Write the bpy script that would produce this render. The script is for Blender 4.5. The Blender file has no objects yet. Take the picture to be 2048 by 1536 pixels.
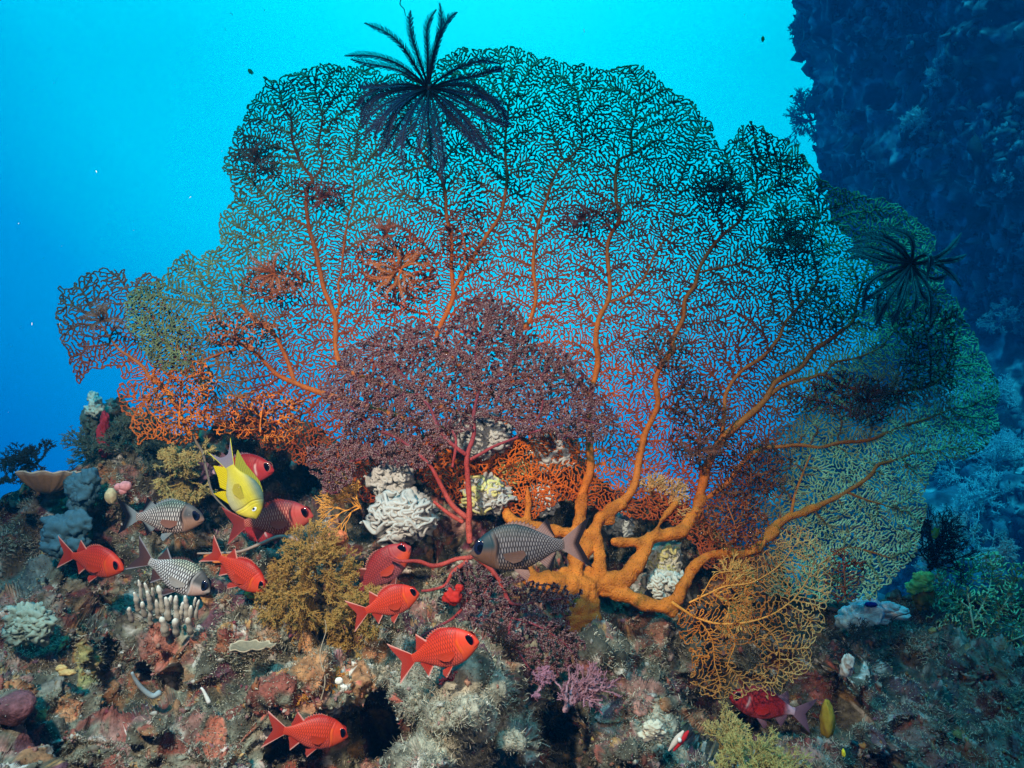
import bpy, math, random
import numpy as np
from mathutils import Vector, Matrix, kdtree

# ------------------------------------------------------------------ camera
SC = bpy.context.scene
COL = SC.collection
CAMZ = 1.5
HF = math.radians(75.0)
F = 1024.0 / math.tan(HF / 2)          # focal length in photo pixels (photo is 2048 wide)
cam_d = bpy.data.cameras.new("camera")
cam = bpy.data.objects.new("camera", cam_d)
COL.objects.link(cam)
cam.location = (0, 0, CAMZ)
cam.rotation_euler = (math.radians(90), 0, 0)
cam_d.sensor_width = 36
cam_d.lens = 18.0 / math.tan(HF / 2)
cam_d.clip_start = 0.02
cam_d.clip_end = 200
SC.camera = cam

# ------------------------------------------------------------------ open water (world)
W = bpy.data.worlds.new("World")
SC.world = W
W.use_nodes = True
nt = W.node_tree
nt.nodes.clear()
tc = nt.nodes.new("ShaderNodeTexCoord")
dot = nt.nodes.new("ShaderNodeVectorMath"); dot.operation = 'DOT_PRODUCT'
bd = Vector((-0.05, 1.0, 0.75)).normalized()
dot.inputs[1].default_value = bd
nt.links.new(tc.outputs['Generated'], dot.inputs[0])
ramp = nt.nodes.new("ShaderNodeValToRGB")
nt.links.new(dot.outputs['Value'], ramp.inputs[0])
el = ramp.color_ramp.elements
el[0].position = 0.0; el[0].color = (0.0, 0.015, 0.08, 1)
el[1].position = 1.0; el[1].color = (0.01, 1.65, 1.8, 1)
for pos, c in ((0.35, (0.0, 0.05, 0.28, 1)), (0.50, (0.0, 0.14, 0.55, 1)), (0.617, (0.0, 0.26, 0.84, 1)), (0.766, (0.0, 0.58, 1.22, 1)), (0.803, (0.0, 0.80, 1.34, 1)), (0.86, (0.0, 1.10, 1.55, 1)),
               (0.92, (0.0, 1.22, 1.60, 1)), (0.97, (0.0, 1.50, 1.75, 1))):
    e = el.new(pos); e.color = c
bg = nt.nodes.new("ShaderNodeBackground"); bg.inputs['Strength'].default_value = 0.90
wo = nt.nodes.new("ShaderNodeOutputWorld")
nt.links.new(ramp.outputs['Color'], bg.inputs['Color'])
nt.links.new(bg.outputs[0], wo.inputs[0])

# ------------------------------------------------------------------ daylight from the surface
sd = bpy.data.lights.new("sun", 'SUN'); sd.energy = 2.7; sd.color = (0.02, 0.70, 1.0); sd.angle = math.radians(12)
sun = bpy.data.objects.new("sun", sd); COL.objects.link(sun)
sun.rotation_euler = Vector((0.05, 0.45, -1.0)).to_track_quat('-Z', 'Y').to_euler()

# two dive strobes held either side of the camera (the photograph is lit by them)
def strobe(loc, target, power, size, blend=1.0, ang=110, col=(1.0, 0.86, 0.70)):
    d = bpy.data.lights.new("strobe", 'SPOT'); d.energy = power; d.color = col
    d.spot_size = math.radians(ang); d.spot_blend = blend; d.shadow_soft_size = size
    o = bpy.data.objects.new("strobe", d); COL.objects.link(o); o.location = loc
    o.rotation_euler = (Vector(target) - Vector(loc)).to_track_quat('-Z', 'Y').to_euler()
strobe((-0.72, 0.05, 2.42), (-0.34, 2.0, 1.02), 350, 0.05, ang=71)
strobe((0.30, 0.10, 1.85), (0.10, 1.9, 0.90), 50, 0.05, ang=66)

SC.view_settings.view_transform = 'Standard'
SC.view_settings.look = 'None'
SC.view_settings.exposure = 0.0
SC.view_settings.gamma = 1.0
SC.render.engine = 'CYCLES'
try:
    SC.cycles.max_bounces = 4; SC.cycles.diffuse_bounces = 2; SC.cycles.glossy_bounces = 2
    SC.cycles.transparent_max_bounces = 8; SC.cycles.volume_bounces = 0
    SC.cycles.use_denoising = True
except Exception:
    pass

RNG = np.random.default_rng(11)
random.seed(5)

def P(u, v, Y):
    u = np.asarray(u, float); v = np.asarray(v, float); Y = np.asarray(Y, float) + 0 * u
    return np.stack([(u - 1024) / F * Y, Y, CAMZ - (v - 768) / F * Y], -1)
def sz(px, Y): return px * Y / F

# ------------------------------------------------------------------ numpy noise
def _h(i, j, k, s):
    n = (i.astype(np.int64) * 374761393 + j.astype(np.int64) * 668265263 + k.astype(np.int64) * 1274126177 + s * 97531) & 0xffffffff
    n = ((n ^ (n >> 13)) * 1274126177) & 0xffffffff
    n = ((n ^ (n >> 16)) * 2246822519) & 0xffffffff
    return ((n ^ (n >> 15)) & 0xffffff) / float(0xffffff)
def vnoise(p, s=0):
    i = np.floor(p).astype(np.int64); f = p - i; f = f * f * (3 - 2 * f)
    x, y, z = i[..., 0], i[..., 1], i[..., 2]; fx, fy, fz = f[..., 0], f[..., 1], f[..., 2]
    r = 0
    for dx in (0, 1):
        wx = fx if dx else 1 - fx
        for dy in (0, 1):
            wy = fy if dy else 1 - fy
            for dz in (0, 1):
                wz = fz if dz else 1 - fz
                r = r + wx * wy * wz * _h(x + dx, y + dy, z + dz, s)
    return r * 2 - 1
def fbm(p, o=4, s=0, g=0.5):
    a, r, q = 1.0, 0, p
    for k in range(o):
        r = r + a * vnoise(q, s + k * 17); q = q * 2.03 + 3.1; a *= g
    return r
def worley(p, s=0):
    i = np.floor(p).astype(np.int64); best = np.full(p.shape[:-1], 9.0); cid = np.zeros(p.shape[:-1])
    for dx in (-1, 0, 1):
        for dy in (-1, 0, 1):
            for dz in (-1, 0, 1):
                c = i + np.array([dx, dy, dz])
                q = np.stack([_h(c[..., 0], c[..., 1], c[..., 2], s + t) for t in (1, 2, 3)], -1) + c
                d = np.sqrt(((p - q) ** 2).sum(-1)); m = d < best
                best = np.where(m, d, best); cid = np.where(m, _h(c[..., 0], c[..., 1], c[..., 2], s + 9), cid)
    return best, cid
def sstep(a, b, x):
    t = np.clip((x - a) / (b - a), 0, 1); return t * t * (3 - 2 * t)
def mix(a, b, t):
    t = np.asarray(t)[..., None]; return np.asarray(a) * (1 - t) + np.asarray(b) * t

# ------------------------------------------------------------------ materials
MATS = {}
def mat(name, rough=0.7, spec=0.3, bump=0.0, bscale=60.0, var=0.25, vscale=25.0, trans=0.0, sss=0.0, bdist=0.004, metal=0.0, pores=0, flatcol=None):
    if name in MATS: return MATS[name]
    m = bpy.data.materials.new(name); m.use_nodes = True; t = m.node_tree
    b = t.nodes['Principled BSDF']; out = t.nodes['Material Output']
    at = t.nodes.new("ShaderNodeAttribute"); at.attribute_name = "Col"
    geo = t.nodes.new("ShaderNodeTexCoord")
    n = t.nodes.new("ShaderNodeTexNoise"); n.inputs['Scale'].default_value = vscale; n.inputs['Detail'].default_value = 5
    t.links.new(geo.outputs['Object'], n.inputs['Vector'])
    mr = t.nodes.new("ShaderNodeMapRange"); mr.inputs['From Min'].default_value = 0.3; mr.inputs['From Max'].default_value = 0.7
    mr.inputs['To Min'].default_value = 1 - var; mr.inputs['To Max'].default_value = 1 + var
    t.links.new(n.outputs['Fac'], mr.inputs['Value'])
    mx = t.nodes.new("ShaderNodeVectorMath"); mx.operation = 'SCALE'
    t.links.new(at.outputs['Color'], mx.inputs[0]); t.links.new(mr.outputs[0], mx.inputs['Scale'])
    t.links.new(mx.outputs[0], b.inputs['Base Color'])
    b.inputs['Roughness'].default_value = rough; b.inputs['Specular IOR Level'].default_value = spec
    b.inputs['Metallic'].default_value = metal
    if sss:
        b.inputs['Subsurface Weight'].default_value = sss; b.inputs['Subsurface Scale'].default_value = 0.006
    if bump:
        n2 = t.nodes.new("ShaderNodeTexNoise"); n2.inputs['Scale'].default_value = bscale; n2.inputs['Detail'].default_value = 6
        t.links.new(geo.outputs['Object'], n2.inputs['Vector'])
        bp = t.nodes.new("ShaderNodeBump"); bp.inputs['Strength'].default_value = bump; bp.inputs['Distance'].default_value = bdist
        t.links.new(n2.outputs['Fac'], bp.inputs['Height']); t.links.new(bp.outputs[0], b.inputs['Normal'])
    if pores:
        vr = t.nodes.new("ShaderNodeTexVoronoi"); vr.inputs['Scale'].default_value = pores
        t.links.new(geo.outputs['Object'], vr.inputs['Vector'])
        pm = t.nodes.new("ShaderNodeMapRange"); pm.inputs['From Min'].default_value = 0.16; pm.inputs['From Max'].default_value = 0.30; pm.inputs['To Min'].default_value = 0.35; pm.inputs['To Max'].default_value = 1.0
        t.links.new(vr.outputs['Distance'], pm.inputs['Value'])
        px = t.nodes.new("ShaderNodeVectorMath"); px.operation = 'SCALE'; t.links.new(mx.outputs[0], px.inputs[0]); t.links.new(pm.outputs[0], px.inputs['Scale'])
        t.links.new(px.outputs[0], b.inputs['Base Color'])
        if flatcol: mx.inputs[0].default_value = flatcol; t.links.remove(mx.inputs[0].links[0])
    if trans:
        tr = t.nodes.new("ShaderNodeBsdfTranslucent"); t.links.new(mx.outputs[0], tr.inputs['Color'])
        tp = t.nodes.new("ShaderNodeBsdfTransparent")
        ms = t.nodes.new("ShaderNodeMixShader"); ms.inputs[0].default_value = trans
        ms2 = t.nodes.new("ShaderNodeMixShader"); ms2.inputs[0].default_value = trans * 0.5
        t.links.new(b.outputs[0], ms.inputs[1]); t.links.new(tr.outputs[0], ms.inputs[2])
        t.links.new(ms.outputs[0], ms2.inputs[1]); t.links.new(tp.outputs[0], ms2.inputs[2])
        t.links.new(ms2.outputs[0], out.inputs['Surface'])
    MATS[name] = m
    return m
M_REEF = mat("encrusted_rock", 0.85, 0.25, 0.9, 150, 0.45, 70, bdist=0.006)
M_CORAL = mat("gorgonian_skin", 0.75, 0.2, 0.7, 260, 0.22, 60, bdist=0.003, pores=170)
M_TRUNK = mat("gorgonian_trunk", 0.75, 0.2, 1.0, 220, 0.34, 22, bdist=0.006, pores=170, flatcol=(0.50, 0.150, 0.016))
M_TWIG = mat("gorgonian_twigs", 0.8, 0.2, 0.0, 60, 0.25, 60)
M_TURF = mat("algae_turf", 0.8, 0.2, 0, 60, 0.3, 40)
M_SPONGE = mat("sponge", 0.85, 0.2, 0.5, 500, 0.12, 120, bdist=0.002)
M_BLACK = mat("feather_star", 0.5, 0.4, 0, 60, 0.2, 60)
M_FISH = mat("fish_skin", 0.55, 0.3, 0.0, 60, 0.06, 40)
M_FIN = mat("fish_fin", 0.5, 0.4, 0.0, 60, 0.08, 60, trans=0.25)
M_EYE = mat("fish_eye", 0.08, 0.8, 0.0, 60, 0.02, 40)
M_CLIFF = mat("cliff_rock", 0.95, 0.1, 1.0, 6, 0.5, 3, bdist=0.05)

# ------------------------------------------------------------------ mesh helpers
def tag(o, label=None, cat=None, group=None, kind=None):
    if label: o["label"] = label
    if cat: o["category"] = cat
    if group: o["group"] = group
    if kind: o["kind"] = kind
    return o
def empty(name, loc=(0, 0, 0)):
    o = bpy.data.objects.new(name, None); COL.objects.link(o); o.location = loc; o.empty_display_size = 0.05
    return o
class MB:
    def __init__(s): s.V = []; s.C = []; s.Fs = []; s.n = 0
    def add(s, V, Fc, C):
        V = np.asarray(V, float).reshape(-1, 3); C = np.asarray(C, float)
        if C.ndim == 1: C = np.tile(C, (len(V), 1))
        s.V.append(V); s.C.append(C.reshape(-1, 3))
        for f in (Fc if isinstance(Fc, list) else [Fc]):
            if len(f): s.Fs.append(np.asarray(f, np.int64) + s.n)
        s.n += len(V)
        return s
    def build(s, name, m, parent=None, smooth=True, origin=None):
        V = np.concatenate(s.V); C = np.concatenate(s.C)
        if origin is not None: V = V - np.asarray(origin)
        me = bpy.data.meshes.new(name)
        me.vertices.add(len(V)); me.vertices.foreach_set('co', V.astype(np.float32).ravel())
        lt = np.concatenate([np.full(len(f), f.shape[1]) for f in s.Fs]); lv = np.concatenate([f.ravel() for f in s.Fs])
        ls = np.concatenate([[0], np.cumsum(lt)[:-1]])
        me.loops.add(len(lv)); me.loops.foreach_set('vertex_index', lv.astype(np.int32))
        me.polygons.add(len(lt)); me.polygons.foreach_set('loop_start', ls.astype(np.int32))
        try: me.polygons.foreach_set('loop_total', lt.astype(np.int32))
        except Exception: pass
        me.update(calc_edges=True)
        me.polygons.foreach_set('use_smooth', np.full(len(lt), smooth))
        a = me.attributes.new("Col", 'FLOAT_COLOR', 'POINT')
        a.data.foreach_set('color', np.concatenate([np.clip(C, 0, 1), np.ones((len(C), 1))], 1).astype(np.float32).ravel())
        me.materials.append(m)
        o = bpy.data.objects.new(name, me); COL.objects.link(o)
        if parent: o.parent = parent
        elif origin is not None: o.location = origin
        return o
    # independent short prisms between pairs of points
    def segs(s, A, B, ra, rb, ca, cb, n=4):
        A = np.asarray(A, float); B = np.asarray(B, float); N = len(A)
        if N == 0: return s
        ra = np.broadcast_to(np.asarray(ra, float), (N,)); rb = np.broadcast_to(np.asarray(rb, float), (N,))
        ca = np.broadcast_to(np.asarray(ca, float), (N, 3)); cb = np.broadcast_to(np.asarray(cb, float), (N, 3))
        d = B - A; d /= np.linalg.norm(d, axis=1, keepdims=True) + 1e-9
        up = np.tile([0, 1.0, 0], (N, 1)); up[np.abs(d[:, 1]) > 0.9] = [1, 0, 0]
        x = np.cross(d, up); x /= np.linalg.norm(x, axis=1, keepdims=True) + 1e-9; y = np.cross(d, x)
        th = np.arange(n) * 2 * math.pi / n
        ring = x[:, None, :] * np.cos(th)[None, :, None] + y[:, None, :] * np.sin(th)[None, :, None]
        V = np.concatenate([A[:, None] + ring * ra[:, None, None], B[:, None] + ring * rb[:, None, None]], 1)
        C = np.concatenate([np.repeat(ca[:, None], n, 1), np.repeat(cb[:, None], n, 1)], 1)
        b = np.arange(N)[:, None] * 2 * n; k = np.arange(n)[None]; k2 = (k + 1) % n
        Fq = np.stack([b + k, b + k2, b + n + k2, b + n + k], -1).reshape(-1, 4)
        return s.add(V.reshape(-1, 3), Fq, C.reshape(-1, 3))
    def tube(s, pts, r, c, n=8, cap=True, flat=1.0):
        pts = np.asarray(pts, float); N = len(pts); r = np.broadcast_to(np.asarray(r, float), (N,))
        c = np.asarray(c, float); c = np.broadcast_to(c, (N, 3))
        t = np.gradient(pts, axis=0); t /= np.linalg.norm(t, axis=1, keepdims=True) + 1e-9
        x = np.cross(t[0], [0, 1, 0]);
        if np.linalg.norm(x) < 0.1: x = np.cross(t[0], [1, 0, 0])
        X = []
        for k in range(N):
            x = x - t[k] * np.dot(x, t[k]); x = x / (np.linalg.norm(x) + 1e-9); X.append(x)
        X = np.array(X); Yv = np.cross(t, X)
        th = np.arange(n) * 2 * math.pi / n
        V = pts[:, None] + (X[:, None] * np.cos(th)[None, :, None] + flat * Yv[:, None] * np.sin(th)[None, :, None]) * r[:, None, None]
        C = np.repeat(c[:, None], n, 1)
        i = np.arange(N - 1)[:, None] * n; k = np.arange(n)[None]; k2 = (k + 1) % n
        Fq = np.stack([i + k, i + k2, i + n + k2, i + n + k], -1).reshape(-1, 4)
        V = V.reshape(-1, 3); C = C.reshape(-1, 3); fs = [Fq]
        if cap:
            e0 = pts[0] - t[0] * r[0] * 0.6; e1 = pts[-1] + t[-1] * r[-1] * 0.6; m = len(V)
            V = np.concatenate([V, [e0, e1]]); C = np.concatenate([C, [c[0], c[-1]]])
            q = np.arange(n); q2 = (q + 1) % n
            fs.append(np.stack([q2, q, np.full(n, m)], -1)); fs.append(np.stack([q + (N - 1) * n, q2 + (N - 1) * n, np.full(n, m + 1)], -1))
        return s.add(V, fs, C)
    # lumpy ball
    def ball(s, c, r, col, nu=16, nv=10, amp=0.2, fr=2.0, seed=0, axes=None, cvar=0.0):
        th = np.linspace(0, math.pi, nv)[:, None]; ph = np.linspace(0, 2 * math.pi, nu, endpoint=False)[None]
        D = np.stack([np.sin(th) * np.cos(ph), np.sin(th) * np.sin(ph), np.cos(th) + 0 * ph], -1)
        nn = fbm(D * fr + seed * 7.3, 3, seed)
        R = np.asarray(r, float) * (1 + amp * nn)[..., None]
        V = D * R
        if axes is not None: V = V @ np.asarray(axes)
        V = V + np.asarray(c)
        i = np.arange(nv - 1)[:, None] * nu; k = np.arange(nu)[None]; k2 = (k + 1) % nu
        Fq = np.stack([i + k, i + nu + k, i + nu + k2, i + k2], -1).reshape(-1, 4)
        C = np.asarray(col) * (1 + cvar * nn[..., None])
        return s.add(V.reshape(-1, 3), Fq, C.reshape(-1, 3))

def spline(pts, step):
    """Catmull-Rom through the points (any dimension), resampled at about `step`."""
    p = np.asarray(pts, float)
    if len(p) == 2: q = p
    else:
        e = np.concatenate([[2 * p[0] - p[1]], p, [2 * p[-1] - p[-2]]]); q = []
        for i in range(1, len(e) - 2):
            for t in np.linspace(0, 1, 12, endpoint=False):
                a, b, c, d = e[i - 1], e[i], e[i + 1], e[i + 2]
                q.append(0.5 * (2 * b + (c - a) * t + (2 * a - 5 * b + 4 * c - d) * t * t + (3 * b - a - 3 * c + d) * t ** 3))
        q.append(p[-1]); q = np.array(q)
    L = np.concatenate([[0], np.cumsum(np.linalg.norm(np.diff(q[:, :2], axis=0), axis=1))])
    n = max(2, int(L[-1] / step) + 1); s = np.linspace(0, L[-1], n)
    return np.stack([np.interp(s, L, q[:, k]) for k in range(q.shape[1])], -1)
def inpoly(pts, poly):
    x, y = pts[:, 0], pts[:, 1]; r = np.zeros(len(pts), bool); j = len(poly) - 1
    for i in range(len(poly)):
        xi, yi = poly[i]; xj, yj = poly[j]
        if yi != yj:
            r ^= ((yi > y) != (yj > y)) & (x < (xj - xi) * (y - yi) / (yj - yi) + xi)
        j = i
    return r

# ------------------------------------------------------------------ gorgonian growth (space colonisation in the plane of the fan)
def grow(outline, mains, spacing, step, kill, R, centre, bias, seed, holes=(), wig=0.25, dens=1.0, coarse=None):
    rng = np.random.default_rng(seed)
    ol = np.array(outline, float); lo, hi = ol.min(0), ol.max(0)
    g = spacing / dens
    gx, gy = np.meshgrid(np.arange(lo[0], hi[0], g), np.arange(lo[1], hi[1], g))
    A = np.stack([gx.ravel(), gy.ravel()], -1) + rng.uniform(-0.45, 0.45, (gx.size, 2)) * g
    rough = np.stack([vnoise(np.c_[A / 22.0, np.zeros(len(A))], seed), vnoise(np.c_[A / 22.0, np.ones(len(A)) * 9], seed)], -1) * 10
    A = A[inpoly(A + rough, ol)]
    for (hx, hy, hr) in holes:
        A = A[np.hypot(A[:, 0] - hx, A[:, 1] - hy) > hr * (1 + 0.25 * vnoise(np.c_[A / 15.0, np.zeros(len(A))], seed + 3)[:])]
    pos, par, own, main = [], [], [], []
    for bi, m in enumerate(mains):
        q = spline([(x, y) for x, y, r in m], step)
        q = q + np.stack([vnoise(np.c_[q / 30.0, np.full(len(q), bi)], 5), vnoise(np.c_[q / 30.0, np.full(len(q), bi + .5)], 6)], -1) * 1.5
        for k, c in enumerate(q):
            pos.append(c); par.append(len(pos) - 2 if k else -1); own.append(bi); main.append(True)
    nch = [0] * len(pos); ctr = np.array(centre, float); seen = set()
    stages = [(A, kill, R, bias, wig, step)]
    if coarse:
        gx, gy = np.meshgrid(np.arange(lo[0], hi[0], coarse), np.arange(lo[1], hi[1], coarse))
        A1 = np.stack([gx.ravel(), gy.ravel()], -1) + rng.uniform(-0.5, 0.5, (gx.size, 2)) * coarse
        A1 = A1[inpoly(A1, ol)]
        for (hx, hy, hr) in holes: A1 = A1[np.hypot(A1[:, 0] - hx, A1[:, 1] - hy) > hr]
        stages.insert(0, (A1, coarse * .55, coarse * 3.2, 0.9, 0.45, step))
    for stage, (A, kill, R, bias, wig, step) in enumerate(stages):
        kd = kdtree.KDTree(len(A))
        for i, a in enumerate(A): kd.insert((a[0], a[1], 0), i)
        kd.balance()
        bl = [1e9] * len(A); nl = [-1] * len(A); al = [True] * len(A)
        new = list(range(len(pos)))
        for it in range(400):
            for n in new:
                c = pos[n]
                for co, idx, d in kd.find_range((c[0], c[1], 0), R):
                    if al[idx] and d < bl[idx]:
                        bl[idx] = d; nl[idx] = n
                        if d < kill: al[idx] = False
            near = np.array(nl); alive = np.array(al)
            m = alive & (near >= 0)
            if not m.any(): break
            ids = near[m]; PA = np.array(pos)
            D = A[m] - PA[ids]; D /= np.linalg.norm(D, axis=1, keepdims=True) + 1e-9
            un, inv = np.unique(ids, return_inverse=True)
            S = np.stack([np.bincount(inv, D[:, k]) for k in (0, 1)], -1)
            S /= np.linalg.norm(S, axis=1, keepdims=True) + 1e-9
            rad = PA[un] - ctr; rad /= np.linalg.norm(rad, axis=1, keepdims=True) + 1e-9
            S = S + rad * bias + rng.normal(0, wig, S.shape)
            S /= np.linalg.norm(S, axis=1, keepdims=True) + 1e-9
            Q = PA[un] + S * step
            new = []
            for k, n in enumerate(un.tolist()):
                if nch[n] >= 3: continue
                key = (int(Q[k, 0] / 1.35), int(Q[k, 1] / 1.35))
                if key in seen: continue
                if stage == 0 and coarse and not inpoly(Q[k:k + 1], ol)[0]: continue
                seen.add(key); nch[n] += 1; nch.append(0)
                pos.append(Q[k]); par.append(n); own.append(own[n]); main.append(False); new.append(len(pos) - 1)
            if not new: break
    pos = np.array(pos); par = np.array(par); own = np.array(own); main = np.array(main)
    N = len(pos); w = np.zeros(N); leaf = np.ones(N, bool); leaf[par[par >= 0]] = False
    w[leaf] = 1
    for i in range(N - 1, -1, -1):
        if par[i] >= 0 and not main[i]: w[par[i]] += w[i]
    # cross links
    kd2 = kdtree.KDTree(N)
    for i in range(N): kd2.insert((pos[i, 0], pos[i, 1], 0), i)
    kd2.balance(); links = []
    for i in np.nonzero(leaf & ~main)[0]:
        if rng.random() > 0.85: continue
        anc = set(); a = i
        for _ in range(5):
            if a < 0: break
            anc.add(a); a = par[a]
        for co, idx, d in sorted(kd2.find_range((pos[i, 0], pos[i, 1], 0), spacing * 1.5), key=lambda z: z[2]):
            if idx in anc or d < 1.5 or par[idx] in anc: continue
            links.append((i, idx)); break
    for i in np.nonzero(~main & ~leaf)[0]:
        if rng.random() > 0.10: continue
        anc = set(); a = i
        for _ in range(6):
            if a < 0: break
            anc.add(a); a = par[a]
        for co, idx, d in sorted(kd2.find_range((pos[i, 0], pos[i, 1], 0), spacing * 1.5), key=lambda z: z[2]):
            if idx in anc or d < step * 1.15 or par[idx] in anc or par[idx] == i or par[par[idx]] in anc: continue
            links.append((i, idx)); break
    return dict(pos=pos, par=par, own=own, main=main, w=w, links=links, leaf=leaf)

def fan(root, G, mains, Yf, rtip, rpow, rmax, colf, brcol, jit=0.006, seed=0, polyps=None, nside=4, brname='branch', twname='twigs', thick=1.0):
    pos, par, own, main, w = G['pos'], G['par'], G['own'], G['main'], G['w']
    o0 = np.array(root.location)
    z = np.c_[pos / 14.0, np.full(len(pos), seed)]
    Y = Yf(pos[:, 0], pos[:, 1]) + np.where(main, 0, jit * vnoise(z, seed) + 0.5 * jit * vnoise(z * 3, seed + 4))
    W3 = P(pos[:, 0], pos[:, 1], Y)
    rp = np.minimum(rtip * np.maximum(w, 1) ** rpow, rmax)
    rw = rp * Y / F; C = colf(pos[:, 0], pos[:, 1], w, G['leaf'])
    parts = []
    for bi, m in enumerate(mains):
        q = spline(m, 3.0)
        th = 1 + 0.10 * fbm(np.c_[q[:, :2] / 12.0, np.full(len(q), bi * 3.0)], 3, 2)
        off = vnoise(np.c_[q[:, :2] / 30.0, np.full(len(q), bi)], 5)[:, None] * 1.5
        q0 = q[:, :2] + np.stack([vnoise(np.c_[q[:, :2] / 30.0, np.full(len(q), bi)], 5), vnoise(np.c_[q[:, :2] / 30.0, np.full(len(q), bi + .5)], 6)], -1) * 1.5
        Yq = Yf(q0[:, 0], q0[:, 1])
        mb = MB(); mb.tube(P(q0[:, 0], q0[:, 1], Yq), q[:, 2] * th * thick * Yq / F, brcol(q0[:, 0], q0[:, 1]), n=10)
        # skin texture on thick limbs
        b = mb.build(brname, M_CORAL, root, origin=o0)
        sel = (own == bi) & ~main & (par >= 0)
        idx = np.nonzero(sel)[0]
        mb = MB()
        if len(idx):
            pa = par[idx]
            rb = rw[idx]; ra = np.where(main[pa], rb * 1.1, np.minimum(rw[pa], rb * 1.6))
            mb.segs(W3[pa], W3[idx], ra, rb, C[pa], C[idx], nside)
            lk = [(a, c) for a, c in G['links'] if own[a] == bi]
            if lk:
                lk = np.array(lk); mb.segs(W3[lk[:, 0]], W3[lk[:, 1]], rw[lk[:, 0]] * .9, rw[lk[:, 0]] * .9, C[lk[:, 0]], C[lk[:, 0]], nside)
            mb.build(twname, M_TWIG, b, origin=o0)
            if polyps:
                rng = np.random.default_rng(seed + bi); pb = MB()
                n = polyps['n'] * len(idx); k = rng.integers(0, len(idx), n); t = rng.random(n)[:, None]
                a3 = W3[pa[k]] * (1 - t) + W3[idx[k]] * t
                d = rng.normal(0, 1, (n, 3)); d[:, 1] = -np.abs(d[:, 1]) * 0.6; d /= np.linalg.norm(d, axis=1, keepdims=True)
                L = polyps['len'] * a3[:, 1:2] / F * rng.uniform(0.6, 1.3, (n, 1))
                e = a3 + d * L; cc = np.array(polyps['col'])[rng.integers(0, len(polyps['col']), n)]
                rr = polyps['r'] * a3[:, 1] / F * rng.uniform(0.7, 1.3, n)
                pb.segs(a3 + d * L * 0.45, e, rr * 0.55, rr, cc * 0.7, cc, 4)
                pb.segs(e, e + d * rr[:, None] * 0.8, rr, rr * 0.2, cc, cc * 1.15, 4)
                pb.build('polyps', M_TWIG, b, origin=o0)
    return root

def smoothcol(stops):
    def f(t):
        xs = [s[0] for s in stops]
        return np.stack([np.interp(t, xs, [s[1][k] for s in stops]) for k in range(3)], -1)
    return f

# =================================================================== REEF
CP = np.array([  # u, v, depth
 (-300,1536,1.2),(0,1560,1.22),(0,1400,1.42),(150,1480,1.5),(60,1230,1.72),(-100,1250,1.7),(150,1330,1.75),(245,1330,2.1),(255,1390,1.95),(300,1450,1.45),(330,1250,1.70),(200,1185,2.2),(130,1290,1.68),
 (160,1400,1.62),(230,1500,1.5),(440,1536,1.35),(560,1420,1.5),(600,1500,1.62),(700,1470,1.95),(760,1455,2.05),(740,1420,1.9),(450,1300,1.7),(560,1300,1.72),(620,1350,1.6),(700,1400,1.5),
 (850,1536,1.18),(920,1440,1.25),(930,1350,1.42),(800,1420,1.42),(1000,1380,1.4),(1040,1480,1.3),(1065,1385,2.2),(1090,1450,2.4),(1130,1440,2.3),(1130,1536,2.1),
 (1200,1330,1.75),(1180,1450,1.7),(1270,1400,1.66),(1250,1520,1.5),(1330,1480,1.55),(1400,1536,1.5),(1420,1425,2.35),(1500,1450,2.5),(1450,1380,2.2),(1560,1450,2.4),(1560,1490,2.0),(1650,1430,2.05),
 (1600,1536,1.6),(1700,1330,1.95),(1750,1480,1.7),(1850,1420,1.95),(2048,1536,1.7),(2048,1400,2.1),(1950,1350,2.3),(2200,1500,1.7),(2350,1600,1.6),
 (60,1200,1.8),(200,1150,2.15),(160,1120,2.2),(330,1160,2.05),(350,1060,2.25),(280,1000,2.15),(200,1000,2.1),(470,1120,2.05),(520,1180,2.0),(430,1200,1.85),(650,1200,1.85),(600,1120,1.95),(640,1070,1.98),
 (850,1180,1.95),(760,1140,2.1),(850,1260,1.75),(760,1260,1.75),(880,1090,2.0),(960,1200,2.05),(1060,1200,2.14),(1120,1300,1.98),(1180,1200,2.12),(1250,1240,2.08),(1300,1310,1.95),(1380,1250,2.08),(1350,1150,2.28),
 (1500,1200,2.25),(1550,1280,2.2),(1700,1230,2.35),(1700,1210,2.5),(1900,1220,2.75),(2048,1200,2.9),(2300,1250,2.8),(1850,1290,2.35),
 (-200,1000,2.3),(-200,1150,2.0),(20,1020,2.2),(30,1120,2.15),(100,960,2.15),(180,930,2.2),(560,1000,2.9),(500,960,2.8),(620,940,3.0),(650,975,2.9),(700,1000,2.2),(640,1010,2.7),(800,1020,2.05),(780,930,2.2),
 (950,1040,2.08),(940,930,2.2),(1100,1040,2.22),(1100,930,2.2),(1250,1050,2.3),(1350,1060,2.3),(370,940,2.3),(420,880,2.42),(240,820,2.35),(200,830,2.3),(320,900,2.38),(550,890,2.55),(700,900,2.4),
 (1600,1150,2.5),(1800,1190,2.6),(1500,1120,2.4)], float)
def reefY(u, v):
    u = np.asarray(u, float); v = np.asarray(v, float); sh = u.shape; u = u.ravel(); v = v.ravel(); out = np.zeros(len(u))
    for a in range(0, len(u), 40000):
        d2 = ((u[a:a + 40000, None] - CP[None, :, 0]) ** 2 + ((v[a:a + 40000, None] - CP[None, :, 1]) * 1.2) ** 2) + 1600
        w = d2 ** -1.9; out[a:a + 40000] = (w * CP[None, :, 2]).sum(1) / w.sum(1)
    return out.reshape(sh)
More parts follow.
